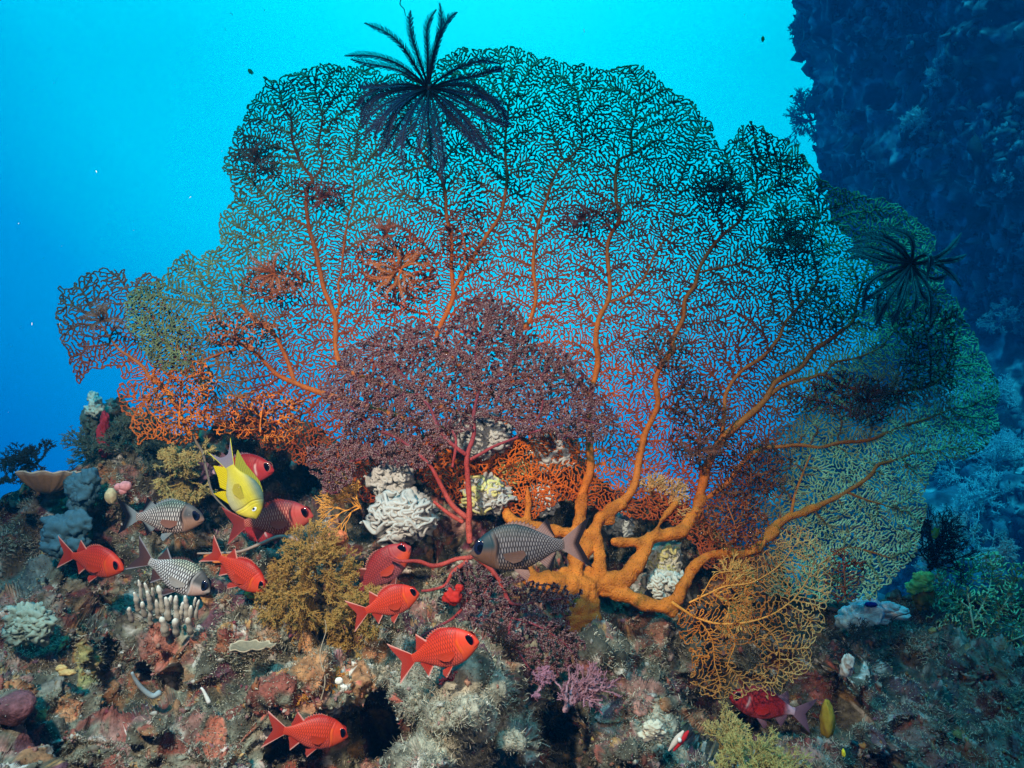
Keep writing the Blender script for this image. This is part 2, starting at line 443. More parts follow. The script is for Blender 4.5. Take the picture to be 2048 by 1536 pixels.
TOP = np.array([(-400,1010),(0,985),(40,955),(75,940),(130,938),(160,925),(172,885),(182,830),(200,800),(238,782),(262,805),(300,850),(350,872),(420,852),(480,862),(560,880),(640,900),(700,915),(760,905),(860,860),(960,850),(1060,870),(1130,880),(1170,920),
 (1200,960),(1240,985),(1290,1000),(1350,1000),(1400,1030),(1440,1075),(1500,1120),(1600,1175),(1680,1205),(1760,1200),(1820,1190),(1880,1180),(1960,1180),(2048,1200),(2500,1260)], float)
def reeftop(u):
    return np.interp(u, TOP[:, 0], TOP[:, 1]) + 7 * vnoise(np.stack([u / 16.0, 0 * u, 0 * u], -1), 3) + 10 * vnoise(np.stack([u / 45.0, 0 * u, 0 * u + 4], -1), 3)

us = np.concatenate([np.arange(-420, -20, 8.0), np.arange(-20, 2068, 2.3), np.arange(2068, 2500, 8.0)])
NR, NBK = 300, 46
tt = np.linspace(0, 1, NR) ** 0.92
Utop = reeftop(us)
U = np.repeat(us[:, None], NR, 1); Vv = Utop[:, None] + (1760 - Utop)[:, None] * tt[None]
Y0 = reefY(U, Vv)
# below the frame the ground carries on towards the camera
front = P(U, Vv, Y0)
bk = np.linspace(0.04, 1, NBK)[::-1] ** 1.6
crest = front[:, 0]
back = crest[:, None] + np.stack([0 * bk[None] + 0 * us[:, None], bk[None] * 5.0 + 0 * us[:, None], -bk[None] * 2.2 - 0 * us[:, None]], -1)
back[..., 0] = crest[:, None, 0] * (1 + bk[None] * 1.2)
S = np.concatenate([back, front], 1)                      # back edge -> crest -> towards the camera
def gridnorm(S):
    a = np.gradient(S, axis=0); b = np.gradient(S, axis=1); n = np.cross(a, b)
    n /= np.linalg.norm(n, axis=-1, keepdims=True) + 1e-9; return n
Nn = gridnorm(S)
if Nn[..., 1].mean() > 0: Nn = -Nn
view = S - np.array([0, 0, CAMZ]); view /= np.linalg.norm(view, axis=-1, keepdims=True)
p = S
w1, id1 = worley(p * 7.0, 21); w2, id2 = worley(p * 19.0, 31)
rdg = (1 - np.abs(fbm(p * 6, 3, 23))) ** 2; rdg2 = (1 - np.abs(fbm(p * 15 + 4, 3, 29))) ** 2
lump = (0.45 - w1) * 0.08 + (0.42 - w2) * 0.03 + (rdg - .6) * .07 + (rdg2 - .6) * .030
MD = np.exp(-(((S[..., 0] / S[..., 1] * F + 1024 - 920) / 150) ** 2 + ((768 - (S[..., 2] - CAMZ) / S[..., 1] * F - 1440) / 130) ** 2))
lump = lump * (1 - .8 * np.minimum(1, MD * 1.4))
small = fbm(p * 32, 3, 41) * 0.014 + fbm(p * 60, 2, 43) * 0.006 + fbm(p * 130, 2, 47) * 0.004
big = fbm(p * 3.1, 3, 51) * 0.085
w3, id3 = worley(p * 55.0, 61)
small += np.maximum(0.45 - w3, 0) * 0.018 * (id3 > 0.45)
disp = big + lump + small
fade = np.ones(disp.shape); fade[:, :NBK - 6] = 0.8
dirn = Nn * 0.75 - view * 0.25
S2 = S + dirn * (disp * fade)[..., None]
Nn2 = gridnorm(S2)
if Nn2[..., 1].mean() > 0: Nn2 = -Nn2
# --- colours of the growth on the rock
n1 = fbm(p * 9, 3, 71); n2 = fbm(p * 16, 3, 73); n3 = fbm(p * 30, 3, 75); n4 = fbm(p * 6, 2, 77)
c = mix((0.09, 0.085, 0.055), (0.26, 0.25, 0.17), sstep(-0.5, 0.7, n3))
c = mix(c, (0.06, 0.06, 0.04), sstep(0.0, 0.8, n1) * 0.8)
c = mix(c, (0.46, 0.18, 0.15), sstep(0.35, 0.60, n2) * 0.8)
c = mix(c, (0.30, 0.05, 0.03), sstep(0.52, 0.70, fbm(p * 13, 3, 81)) * 0.9)
c = mix(c, (0.42, 0.17, 0.05), sstep(0.55, 0.72, fbm(p * 11, 3, 83)) * 0.9)
c = mix(c, (0.18, 0.04, 0.08), sstep(0.50, 0.62, fbm(p * 12, 3, 85)) * 0.85)
c = mix(c, (0.55, 0.53, 0.46), (id2 > 0.90) * sstep(0.6, 0.3, w2) * 0.6)
c = mix(c, (0.75, 0.72, 0.64), (id3 > 0.955) * 0.8)
c = mix(c, (0.60, 0.30, 0.06), ((id3 > 0.895) & (id3 < 0.915)) * 0.9)
c = mix(c, (0.55, 0.08, 0.05), ((id3 > 0.46) & (id3 < 0.50)) * 0.8)
Uf = np.concatenate([np.repeat(us[:, None], NBK, 1), U], 1); Vf = np.concatenate([np.repeat(Utop[:, None], NBK, 1), Vv], 1)
PATCH = [(320,1290,38,55,(0.62,0.16,0.10)),(330,1330,34,34,(0.60,0.18,0.13)),(160,1280,26,50,(0.65,0.30,0.06)),(175,1340,26,45,(0.50,0.42,0.10)),(140,1420,22,22,(0.70,0.26,0.08)),
 (660,1075,30,24,(0.58,0.16,0.07)),(430,1455,34,30,(0.55,0.10,0.04)),(410,1520,40,30,(0.58,0.26,0.07)),(480,1470,26,20,(0.52,0.11,0.05)),(470,1295,45,14,(0.55,0.17,0.06)),
 (620,1415,60,9,(0.60,0.25,0.10)),(1230,1240,60,35,(0.30,0.10,0.05)),(1300,1270,45,45,(0.32,0.12,0.07)),(1270,1380,40,55,(0.52,0.20,0.15)),(1385,1440,32,26,(0.55,0.22,0.08)),
 (1720,1370,60,40,(0.26,0.03,0.03)),(1610,1490,26,14,(0.45,0.04,0.03)),(770,1160,22,14,(0.55,0.17,0.08)),(430,1110,30,16,(0.55,0.15,0.04)),(500,1180,40,20,(0.42,0.18,0.05)),
 (1330,1130,40,50,(0.48,0.46,0.34)),(1240,1060,30,22,(0.40,0.40,0.33)),(920,1440,150,120,(0.36,0.35,0.25)),(1330,1480,46,40,(0.45,0.44,0.32)),(960,930,60,40,(0.50,0.42,0.14)),
 (1070,980,50,30,(0.42,0.40,0.20)),(870,1170,50,24,(0.38,0.40,0.26)),(60,1230,50,30,(0.40,0.42,0.36)),(230,1060,22,20,(0.50,0.20,0.20)),(560,1330,50,18,(0.40,0.36,0.26)),
 (800,1350,60,30,(0.40,0.38,0.28)),(960,1070,28,18,(0.22,0.02,0.08)),(1560,1245,30,20,(0.3,0.2,0.1)),(100,970,50,26,(0.28,0.17,0.08)),(60,1130,60,60,(0.12,0.16,0.15)),(620,1300,24,60,(0.45,0.18,0.04))]
wob = 0.45 * fbm(p * 22, 3, 91)
for (pu, pv, ru, rv, pc) in PATCH:
    d = np.hypot((Uf - pu) / ru, (Vf - pv) / rv) + wob
    k = sstep(1.0, 0.8, d) * 0.9; k[:, :NBK] = 0
    c = mix(c, pc, k)
c = c * (1 + 0.35 * fbm(p * 80, 2, 95))[..., None]
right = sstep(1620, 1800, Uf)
c = mix(c, c * 0.6 + np.array([0.02, 0.03, 0.03]), right)  # right end darkened and tinted teal, strobe falloff painted into the rock
lumc = c.mean(-1, keepdims=True) * np.array([1.12, 1.02, .80]); c = (c * .74 + lumc * .26) * (.70 + .30 * fbm(p * 5, 2, 99))[..., None]
c = np.clip(c, 0.008, 0.8)
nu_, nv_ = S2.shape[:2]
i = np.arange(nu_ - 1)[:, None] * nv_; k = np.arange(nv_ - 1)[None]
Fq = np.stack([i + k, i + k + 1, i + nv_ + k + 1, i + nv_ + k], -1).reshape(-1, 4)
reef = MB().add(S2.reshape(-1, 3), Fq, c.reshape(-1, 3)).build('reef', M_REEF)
tag(reef, kind='structure')
SF = S2[:, NBK:]; NF = Nn2[:, NBK:]; CF = c[:, NBK:]
def surf(u, v):
    """nearest reef point seen at photo pixel (u, v): position, normal, index"""
    a = int(np.clip(np.searchsorted(us, u), 0, len(us) - 1)); q = SF[a]
    vv = 768 - (q[:, 2] - CAMZ) / q[:, 1] * F
    b = int(np.argmin(np.abs(vv - v))); return q[b], NF[a, b], (a, b)

# sea bed far below that everything stands on
sb = MB(); gx, gy = np.meshgrid(np.linspace(-35, 35, 90), np.linspace(-3, 36, 90), indexing='ij')
gz = -13.5 + 0.8 * fbm(np.stack([gx * .15, gy * .15, 0 * gx], -1), 3, 3)
i = np.arange(89)[:, None] * 90; k = np.arange(89)[None]
sb.add(np.stack([gx, gy, gz], -1).reshape(-1, 3), np.stack([i + k, i + 90 + k, i + 91 + k, i + k + 1], -1).reshape(-1, 4), np.array([0.25, 0.24, 0.2]))
tag(sb.build('seabed', M_CLIFF), kind='structure')

# =================================================================== CLIFF behind on the right
EDGE = np.array([(-900,1560),(-400,1590),(0,1605),(80,1600),(130,1640),(180,1640),(215,1612),(300,1622),(345,1655),(400,1700),(500,1760),(600,1790),(700,1760),(800,1640),(900,1500),(1050,1380),(1500,1300),(2200,1250)], float)
nt_, ns_ = 520, 520
vv = np.linspace(-900, 1900, nt_); ss = np.linspace(-0.25, 1, ns_)
ue = np.interp(vv, EDGE[:, 0], EDGE[:, 1])
Sg, Vg = np.meshgrid(ss, vv, indexing='ij'); Ug = np.interp(Vg, EDGE[:, 0], EDGE[:, 1])
Ug = Ug + 10; pos_s = np.maximum(Sg, 0); neg = np.maximum(-Sg, 0)
u_ = Ug + pos_s ** 1.1 * 1500
Yc = 22.0 - 15.0 * pos_s ** 0.42
base = P(u_, Vg, Yc)
base[..., 0] = base[..., 0] - 0; base[..., 1] += neg * 44; base[..., 0] += neg * 26
# lower ledges of the cliff lean out
base[..., 1] -= sstep(700, 1200, Vg) * pos_s * 0.8
q = base * .55
Nc = gridnorm(base)
if Nc[..., 1].mean() > 0: Nc = -Nc
wv1, ci1 = worley(q * 1.1, 5); wv2, ci2 = worley(q * 3.0, 6)
dc = fbm(q * 0.5, 3, 7) * 0.45 + (0.5 - wv1) * 0.32 + (0.5 - wv2) * 0.16 + fbm(q * 4, 4, 9) * 0.13 + np.maximum(fbm(q * 9, 2, 19), 0) * 0.07
cl = base + Nc * dc[..., None] * 1.5
cc = mix((0.06, 0.09, 0.12), (0.22, 0.27, 0.32), sstep(-0.3, 0.8, fbm(q * 3.0, 5, 11, .7)))
cc = mix(cc, (0.7, 0.72, 0.7), sstep(0.35, 0.8, fbm(q * 9, 3, 13)) * 0.9)
i = np.arange(ns_ - 1)[:, None] * nt_; k = np.arange(nt_ - 1)[None]
tag(MB().add(cl.reshape(-1, 3), np.stack([i + k, i + k + 1, i + nt_ + k + 1, i + nt_ + k], -1).reshape(-1, 4), cc.reshape(-1, 3)).build('cliff', M_CLIFF), kind='structure')

# =================================================================== GIANT ORANGE SEA FAN
FAN_OUT = [(250,640),(262,590),(300,565),(330,545),(350,520),(375,505),(400,508),(425,500),(430,480),(445,440),(462,400),(460,370),(445,330),(465,290),(480,250),(500,200),(530,160),(580,145),(620,132),(680,132),(730,140),(790,140),(840,150),(880,120),(930,92),(1000,90),(1060,103),(1130,122),(1200,132),(1230,135),(1270,130),(1310,148),(1340,180),(1390,215),(1430,255),(1448,300),(1470,265),(1490,243),(1530,253),(1570,275),(1610,310),(1640,350),(1665,378),(1700,385),(1740,395),(1790,410),(1840,445),(1865,480),(1872,520),(1885,580),(1920,620),(1945,660),(1960,700),(1985,730),(2000,790),(1995,850),(1975,890),(1930,920),(1880,935),(1852,960),(1850,1010),(1850,1060),(1830,1110),(1790,1160),(1740,1200),(1700,1208),(1650,1205),(1590,1190),(1500,1180),(1440,1160),(1410,1130),(1390,1090),(1340,1040),(1260,1040),(1200,1020),(1130,1000),(1060,1040),(1000,1020),(900,1000),(820,960),(760,980),(745,1012),(700,990),(655,985),(650,940),(600,925),(550,900),(500,880),(460,862),(425,850),(400,760),(330,740),(280,700)]
MAINS = [
 [(1165,1250,22),(1155,1190,27),(1150,1150,24),(1152,1100,19),(1158,1050,17),(1165,990,16),(1180,940,15),(1178,890,13),(1178,840,12),(1180,790,11),(1187,765,11),(1196,720,11),(1192,680,10),(1198,640,9.5),(1215,605,9),(1220,585,8.5),(1218,540,8),(1214,500,7.5),(1222,470,7),(1238,440,7),(1232,400,6.5),(1232,360,6),(1240,320,5.5),(1262,305,5),(1262,265,4),(1270,230,3.3),(1282,180,2.5)],
 [(1220,603,5),(1255,590,5),(1285,560,4.5),(1310,510,4),(1325,485,3.8),(1340,470,3.4),(1350,430,2.6),(1352,380,2)],
 [(1168,1120,16),(1190,1055,17),(1215,1025,16),(1245,1003,15),(1268,970,14),(1278,920,13),(1290,870,12),(1305,840,11),(1317,805,11),(1310,765,10),(1325,730,10),(1345,700,10),(1345,680,9),(1365,640,9),(1370,600,8),(1390,570,8),(1398,540,7),(1420,500,6.5),(1450,465,6),(1480,440,5),(1490,410,4.5),(1512,385,4),(1515,360,3.5),(1530,340,3),(1560,320,2.4)],
 [(1400,545,4),(1440,535,4),(1480,525,3.5),(1510,500,3),(1550,470,2.2)],
 [(1130,1165,24),(1180,1168,26),(1230,1162,23),(1262,1145,21),(1283,1110,19),(1298,1078,18),(1330,1070,18),(1368,1058,18),(1393,1020,17),(1402,980,17),(1412,940,16),(1430,900,15),(1450,872,14),(1490,838,13),(1530,798,11),(1550,765,10),(1600,735,9),(1630,700,8),(1680,665,7),(1705,640,6),(1712,610,5),(1725,570,3.5)],
 [(1442,880,8),(1448,830,8),(1452,790,7.5),(1480,745,7),(1525,715,7),(1555,680,6.5),(1570,645,6),(1610,600,5),(1635,560,4.5),(1628,520,4),(1622,480,3.2),(1640,430,2.2)],
 [(1525,803,8),(1565,772,8),(1620,755,7),(1650,750,6.5),(1680,770,6),(1740,780,6),(1800,782,5.5),(1860,770,5),(1890,745,4),(1905,700,3)],
 [(1650,750,5),(1670,725,4.5),(1715,715,4),(1760,695,3),(1790,660,2)],
 [(1400,1005,9),(1430,985,9),(1460,960,9),(1490,920,8.5),(1520,900,8),(1590,890,7),(1640,895,6.5),(1680,885,6),(1740,880,6),(1800,855,5),(1860,835,4),(1910,815,2.6)],
 [(1190,1172,18),(1255,1192,19),(1310,1212,20),(1350,1200,18),(1375,1155,16),(1400,1122,14),(1430,1108,12),(1495,1105,11),(1530,1080,12),(1560,1045,12),(1590,1030,10),(1640,1010,9),(1700,980,8),(1740,950,7),(1755,930,6),(1790,920,4.5),(1830,905,3)],
 [(1582,1032,6),(1590,990,5),(1605,950,4),(1622,910,3)],
 [(1695,985,5),(1735,1000,4),(1770,1010,2.6)],
 [(1640,1130,2.5),(1690,1096,4),(1740,1103,4),(1780,1115,2.6)],
 [(1020,770,9),(1022,730,9),(1035,675,8),(1060,640,8),(1072,590,7),(1066,540,6.5),(1070,480,6.5),(1077,450,6),(1090,410,5.5),(1105,360,5),(1120,332,4.5),(1150,305,4),(1165,280,3.3),(1160,230,2.4)],
 [(1040,830,10),(950,760,10),(880,690,9),(876,665,9),(905,600,9),(906,577,8),(902,530,7),(903,480,7),(893,430,6.5),(890,390,6),(878,350,5.5),(855,330,4.5),(840,300,3.5)],
 [(905,580,7),(945,518,7),(975,470,7),(1000,430,6.5),(1010,390,6),(1015,350,5.5),(1010,310,5),(1012,260,4),(1020,200,3)],
 [(872,665,3),(855,615,3),(858,560,2.5),(870,510,2)],
 [(1000,860,10),(850,800,10),(740,760,10),(690,738,9),(672,700,9),(670,640,9),(652,590,9),(641,545,8.5),(630,500,8),(619,460,7.5),(612,400,7),(616,372,6.5),(625,358,6),(605,330,5.5),(590,300,5),(583,270,4.5),(582,240,4),(566,212,3)],
 [(625,358,4),(640,340,4),(645,315,4),(637,290,3.5),(641,260,3.5),(643,230,3),(635,205,2.7),(628,175,2)],
 [(673,630,5),(680,600,5),(676,570,5),(683,545,4),(688,500,4.5),(690,470,4),(697,430,3.5),(708,390,3),(703,330,2.3)],
 [(633,568,4.5),(605,560,4),(588,548,3)],[(612,450,4),(590,440,4),(573,437,3.6),(545,465,2.6),(525,480,2)],
 [(1000,880,12),(850,850,12),(760,820,11),(690,800,11),(640,785,11),(590,766,9),(555,750,8),(530,725,7),(505,700,6.5),(480,687,6),(470,668,5),(450,660,4),(430,632,3.4),(425,590,2.5)],
 [(590,766,8),(575,725,8),(555,680,8),(530,655,8),(500,630,7),(484,610,6.5)],
 [(476,690,5),(455,687,4.5),(430,687,4)],[(470,694,3.5),(430,712,4),(400,722,3.6),(360,722,2.6)]]
FC = (1160, 1130)
def fanY(u, v):
    u = np.asarray(u, float); v = np.asarray(v, float)
    x = (u - 1100) / 900.0; y = (v - 700) / 600.0
    return 2.10 - 0.16 * sstep(900, 1240, v) * sstep(1750, 1450, u) * sstep(850, 1000, u) - 0.10 * x * x + 0.10 * np.maximum(x - 0.1, 0) + 0.05 * np.sin(u / 170.0 + 1) * np.cos(v / 210.0) - 0.05 * y + 0.03 * vnoise(np.stack([u / 110.0, v / 110.0, 0 * u], -1), 3)
ramp1 = smoothcol([(0.0, (0.66, 0.15, 0.01)), (0.30, (0.36, 0.060, 0.010)), (0.60, (0.22, 0.048, 0.012)), (0.78, (0.16, 0.18, 0.08)), (1.0, (0.30, 0.48, 0.22))])  # outer stops: pale tip colour, lightened further to stand in for missing light
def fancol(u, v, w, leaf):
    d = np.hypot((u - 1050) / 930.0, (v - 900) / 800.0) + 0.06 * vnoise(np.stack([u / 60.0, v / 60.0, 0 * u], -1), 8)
    d = d + 0.42 * sstep(1400, 1900, u) * (1 - sstep(0.0, 12.0, w - 6))  # right side pushed to the lighter stops, ambient light put into the colour
    C = mix(ramp1(np.clip(d, 0, 1)), (0.46, 0.60, 0.34), .9 * sstep(1560, 1880, u + 0.25 * (v - 700)) * (1 - sstep(4, 30, w))) * (0.8 + 0.25 * vnoise(np.stack([u / 9.0, v / 9.0, 0 * u], -1), 12))[..., None]  # teal mix on the right: pale polyps plus ambient light painted in
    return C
def branchcol(u, v):
    d = np.hypot((u - 1180) / 800.0, (v - 1130) / 1000.0)
    return smoothcol([(0, (0.52, 0.155, 0.016)), (0.3, (0.44, 0.120, 0.013)), (0.7, (0.40, 0.10, 0.012)), (1.2, (0.22, 0.06, 0.015))])(d)
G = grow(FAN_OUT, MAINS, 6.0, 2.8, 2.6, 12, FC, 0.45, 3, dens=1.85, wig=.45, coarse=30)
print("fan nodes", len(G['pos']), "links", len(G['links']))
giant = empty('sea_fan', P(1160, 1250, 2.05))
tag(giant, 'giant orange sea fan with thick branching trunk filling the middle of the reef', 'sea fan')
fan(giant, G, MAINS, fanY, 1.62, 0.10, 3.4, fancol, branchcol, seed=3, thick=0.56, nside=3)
for k, (cx, cy, ra_, rb_, pc_) in enumerate([(545,565,75,40,(.42,.10,.02)),(790,545,75,80,(.46,.09,.02)),(510,320,50,45,(.20,.12,.05)),(1590,480,60,65,(.05,.07,.03)),(1440,385,60,50,(.10,.05,.025)),(1400,850,60,110,(.13,.05,.02)),(1700,800,120,50,(.16,.035,.02)),
        (1500,930,90,70,(.20,.06,.02)),(1860,690,60,90,(.06,.08,.045)),(640,385,50,35,(.28,.06,.03)),(1180,440,60,30,(.24,.05,.025)),(1320,700,60,50,(.20,.07,.03)),(470,660,70,40,(.40,.12,.04)),(1690,1150,45,55,(.30,.06,.02)),(1560,330,50,40,(.04,.07,.04)),
        (360,800,70,70,(.62,.17,.02)),(520,830,90,50,(.62,.17,.02)),(930,480,50,60,(.36,.08,.02)),(1470,1040,70,60,(.34,.09,.02)),(1640,620,60,50,(.06,.09,.06))]):
    rg = np.random.default_rng(900 + k); th_ = np.linspace(0, 6.283, 18, endpoint=False); wb = 1 + rg.uniform(-.3, .3, 18)
    po = [(cx + ra_ * w_ * math.cos(t_), cy + rb_ * w_ * math.sin(t_)) for t_, w_ in zip(th_, wb)]; bx_, by_ = cx - (cx - FC[0]) * .0, cy + rb_ * .7
    mm = [[(bx_, by_, 2.4), (cx, cy + rb_ * .2, 2), (cx + rg.uniform(-.3, .3) * ra_, cy - rb_ * .5, 1.3)]]
    gg = grow(po, mm, 6.6, 3.2, 3.6, 14, (bx_, by_), .7, 700 + k, dens=1.4, wig=.45, coarse=22)
    fan(giant, gg, mm, (lambda u, v: fanY(u, v) - .035), 1.25, .12, 2.4, (lambda u, v, w, l, q_=pc_: np.tile(q_, (len(u), 1)) * (1 + .3 * vnoise(np.stack([u / 12.0, v / 12.0, 0 * u], -1), 2))[..., None]), (lambda u, v, q_=pc_: np.tile(q_, (len(u), 1))), jit=.03, seed=k + 50, thick=.8, nside=3, brname='side_branch')
# fused foot of the trunk
o0 = np.array(giant.location); mb = MB()
def limb(mb, pts, Yo=0.0, n=16, col=(0.82, 0.29, 0.015), Yf=None):
    q = spline(pts, 3.0); Yf = Yf or fanY
    Yq = Yf(q[:, 0], q[:, 1]) + Yo
    th = 1 + 0.14 * fbm(np.c_[q[:, :2] / 18.0, np.zeros(len(q))], 3, 8)
    mb.tube(P(q[:, 0], q[:, 1], Yq), q[:, 2] * .72 * th * Yq / F, col, n=n)
for pts in ([(1050,1150,14),(1075,1165,24),(1110,1168,30),(1150,1172,30),(1185,1172,26)],
            [(1165,1265,26),(1160,1225,30),(1160,1180,32)], [(1195,1270,18),(1185,1220,22),(1180,1180,24)], [(1140,1260,18),(1150,1220,22),(1155,1185,26)],
            [(1010,1022,13),(1030,1045,20),(1065,1055,17),(1110,1062,14),(1150,1070,16)], [(1052,1050,9),(1056,1010,7),(1055,975,5)],
            [(1195,1060,12),(1200,1110,13),(1195,1160,18)], [(1225,1085,10),(1260,1085,12),(1290,1090,14)], [(1310,1065,8),(1330,1030,7),(1355,1005,5)]):
    limb(mb, pts, -0.01)
for m in (MAINS[0], MAINS[2], MAINS[4], MAINS[9], MAINS[8]):
    lo_ = [(x, y, q_ * 1.0) for x, y, q_ in m if y > 985]
    if len(lo_) > 1: limb(mb, lo_, -0.002)
for (bx, by, br_) in ((1100,1165,22),(1150,1190,26),(1180,1215,20),(1165,1255,24),(1230,1175,20),(1130,1150,18),(1190,1150,20),(1290,1085,15),(1340,1212,17),(1275,1200,16),(1060,1155,18),(1030,1045,15),(1400,1000,12),(1215,1040,12)):
    yb = float(fanY(bx, by)); mb.ball(P(bx, by, yb), (sz(br_, yb), sz(br_, yb) * .7, sz(br_, yb)), (.8, .28, .016), 20, 14, .25, 1.6, bx)
trunk = mb.build('trunk', M_TRUNK, giant, origin=o0)
rm = trunk.modifiers.new('fuse', 'REMESH'); rm.mode = 'VOXEL'; rm.voxel_size = 0.0045; rm.use_smooth_shade = True
smo = trunk.modifiers.new('smooth', 'SMOOTH'); smo.factor = 0.6; smo.iterations = 6
tx_ = bpy.data.textures.new('lumps', 'CLOUDS'); tx_.noise_scale = 0.035; tx_.noise_depth = 3
dm_ = trunk.modifiers.new('lumps', 'DISPLACE'); dm_.texture = tx_; dm_.strength = 0.022; dm_.mid_level = 0.45; dm_.texture_coords = 'LOCAL'

# =================================================================== ORANGE FAN at the left
LF_OUT = [(155,765),(138,720),(114,665),(111,610),(125,575),(160,555),(200,538),(245,533),(255,560),(300,545),(325,560),(340,610),(390,660),(410,730),(440,790),(450,860),(420,855),(400,870),(370,885),(340,892),(300,880),(275,897),(262,860),(248,810),(232,785),(250,745),(225,740),(190,738),(175,757)]
LF_M = [[(384,872,5),(375,858,5.5),(355,815,6),(330,780,6),(300,755,5.5),(288,735,5),(262,715,4),(240,700,3.3),(215,670,2.6),(190,630,2)],
        [(305,757,3),(318,700,3),(310,650,2.6),(280,600,2)],[(345,795,3),(310,800,2.6),(280,800,2.2)],[(372,850,3),(400,800,3),(410,770,2.4)],[(330,780,3),(350,720,3),(355,670,2.4),(330,610,2)]]
def lfY(u, v): return fanY(u, v) + 0.02 + 0.05 * sstep(300, 120, np.asarray(u, float))
def lfcol(u, v, w, leaf):
    d = np.hypot(u - 380, v - 870) / 400.0
    return smoothcol([(0, (0.62, 0.17, 0.012)), (0.4, (0.55, 0.12, 0.02)), (0.65, (0.28, 0.08, 0.04)), (1, (0.22, 0.18, 0.10))])(d) * (0.85 + 0.2 * vnoise(np.stack([u / 9.0, v / 9.0, 0 * u], -1), 12))[..., None]
lf = empty('sea_fan', P(384, 872, 2.1)); tag(lf, 'small orange and mauve sea fan on a slender stem at the far left', 'sea fan')
fan(lf, grow(LF_OUT, LF_M, 6.2, 3.1, 3.1, 14, (384, 880), 0.35, 8, dens=1.6, wig=.4, coarse=30), LF_M, lfY, 1.6, 0.10, 3, lfcol, lambda u, v: smoothcol([(0, (0.62, 0.20, 0.02)), (1, (0.32, 0.11, 0.05))])(np.hypot(u - 384, v - 872) / 300), seed=9, thick=.72, nside=3)

# =================================================================== YELLOW-ORANGE FAN, lower right
YF_OUT = [(1345,1228),(1400,1180),(1450,1135),(1520,1112),(1545,1080),(1570,1062),(1605,1052),(1640,1068),(1662,1110),(1665,1180),(1652,1240),(1625,1285),(1620,1335),(1590,1362),(1565,1378),(1545,1402),(1520,1375),(1500,1385),(1480,1402),(1440,1400),(1400,1388),(1383,1352),(1390,1320),(1368,1285)]
YF_M = [[(1345,1205,10),(1370,1222,8),(1400,1238,7),(1450,1248,6),(1520,1238,4.5),(1580,1205,3.5),(1620,1150,2.6)],
        [(1378,1205,6),(1410,1190,5.5),(1450,1172,4.5),(1505,1165,3.5),(1560,1130,2.8),(1590,1090,2)],
        [(1400,1240,4),(1425,1280,3.5),(1430,1330,2.6),(1440,1370,2)],[(1455,1250,4),(1470,1285,3),(1455,1330,2.4)],[(1515,1240,3.6),(1550,1275,3),(1560,1320,2.4),(1548,1370,2)],[(1400,1195,3.5),(1430,1150,2.6),(1480,1140,2)]]
def yfY(u, v): return 1.86 - 0.00025 * (np.asarray(u, float) - 1360) + 0.02 * vnoise(np.stack([np.asarray(u) / 80.0, np.asarray(v) / 80.0, 0 * np.asarray(u, float)], -1), 4)
def yfcol(u, v, w, leaf):
    d = np.hypot(u - 1400, v - 1215) / 250.0 + 0.1 * vnoise(np.stack([u / 25.0, v / 25.0, 0 * u], -1), 2)
    return smoothcol([(0, (0.62, 0.22, 0.03)), (0.45, (0.36, 0.12, 0.018)), (0.7, (0.38, 0.19, 0.05)), (1, (0.50, 0.33, 0.12))])(d)
yf = empty('sea_fan', P(1345, 1205, 1.86)); tag(yf, 'golden yellow sea fan with orange heart, hanging at the lower right of the giant fan', 'sea fan')
fan(yf, grow(YF_OUT, YF_M, 5.8, 3.1, 3.3, 15, (1360, 1215), 0.4, 12, wig=.35, coarse=26, holes=[(1490, 1312, 26)], dens=1.22), YF_M, yfY, 0.98, 0.17, 2.6, yfcol, lambda u, v: smoothcol([(0, (0.72, 0.28, 0.04)), (1, (0.5, 0.25, 0.06))])(np.hypot(u - 1345, v - 1205) / 300), seed=13, thick=.34)

# =================================================================== PALE GREEN FAN, right edge
GF_OUT = [(1842,1200),(1858,1160),(1870,1132),(1920,1125),(1955,1108),(2000,1103),(2012,1130),(2048,1128),(2110,1150),(2150,1220),(2140,1280),(2100,1300),(2048,1325),(1980,1338),(1930,1305),(1890,1290),(1862,1250)]
GF_M = [[(1948,1310,5),(1950,1285,5),(1945,1240,4),(1935,1190,3.4),(1925,1150,2.4)],[(1952,1286,4),(1985,1250,3.6),(2015,1200,3),(2030,1160,2.2)],[(1955,1288,3.4),(2010,1285,3),(2070,1260,2.6),(2120,1240,2)],
        [(1945,1285,3),(1915,1260,2.6),(1885,1240,2)],[(1948,1240,3),(1975,1190,2.6),(1985,1140,2)],[(1938,1215,2.6),(1900,1185,2.2),(1872,1165,1.8)]]
gf = empty('sea_fan', P(1948, 1310, 2.6)); tag(gf, 'pale green bushy sea fan cut off by the right edge of the photo', 'sea fan')
def gfY(u, v): return 2.50 + 0.05 * vnoise(np.stack([np.asarray(u) / 50.0, np.asarray(v) / 50.0, 0 * np.asarray(u, float)], -1), 4)
fan(gf, grow(GF_OUT, GF_M, 5.6, 3.4, 3.6, 16, (1950, 1300), 0.5, 15, dens=1.3, coarse=26), GF_M, gfY, 1.4, 0.15, 2.6, lambda u, v, w, l: np.tile([0.48, 0.58, 0.30], (len(u), 1)), lambda u, v: np.tile([0.42, 0.42, 0.28], (len(u), 1)), jit=0.05, seed=16, thick=.5)

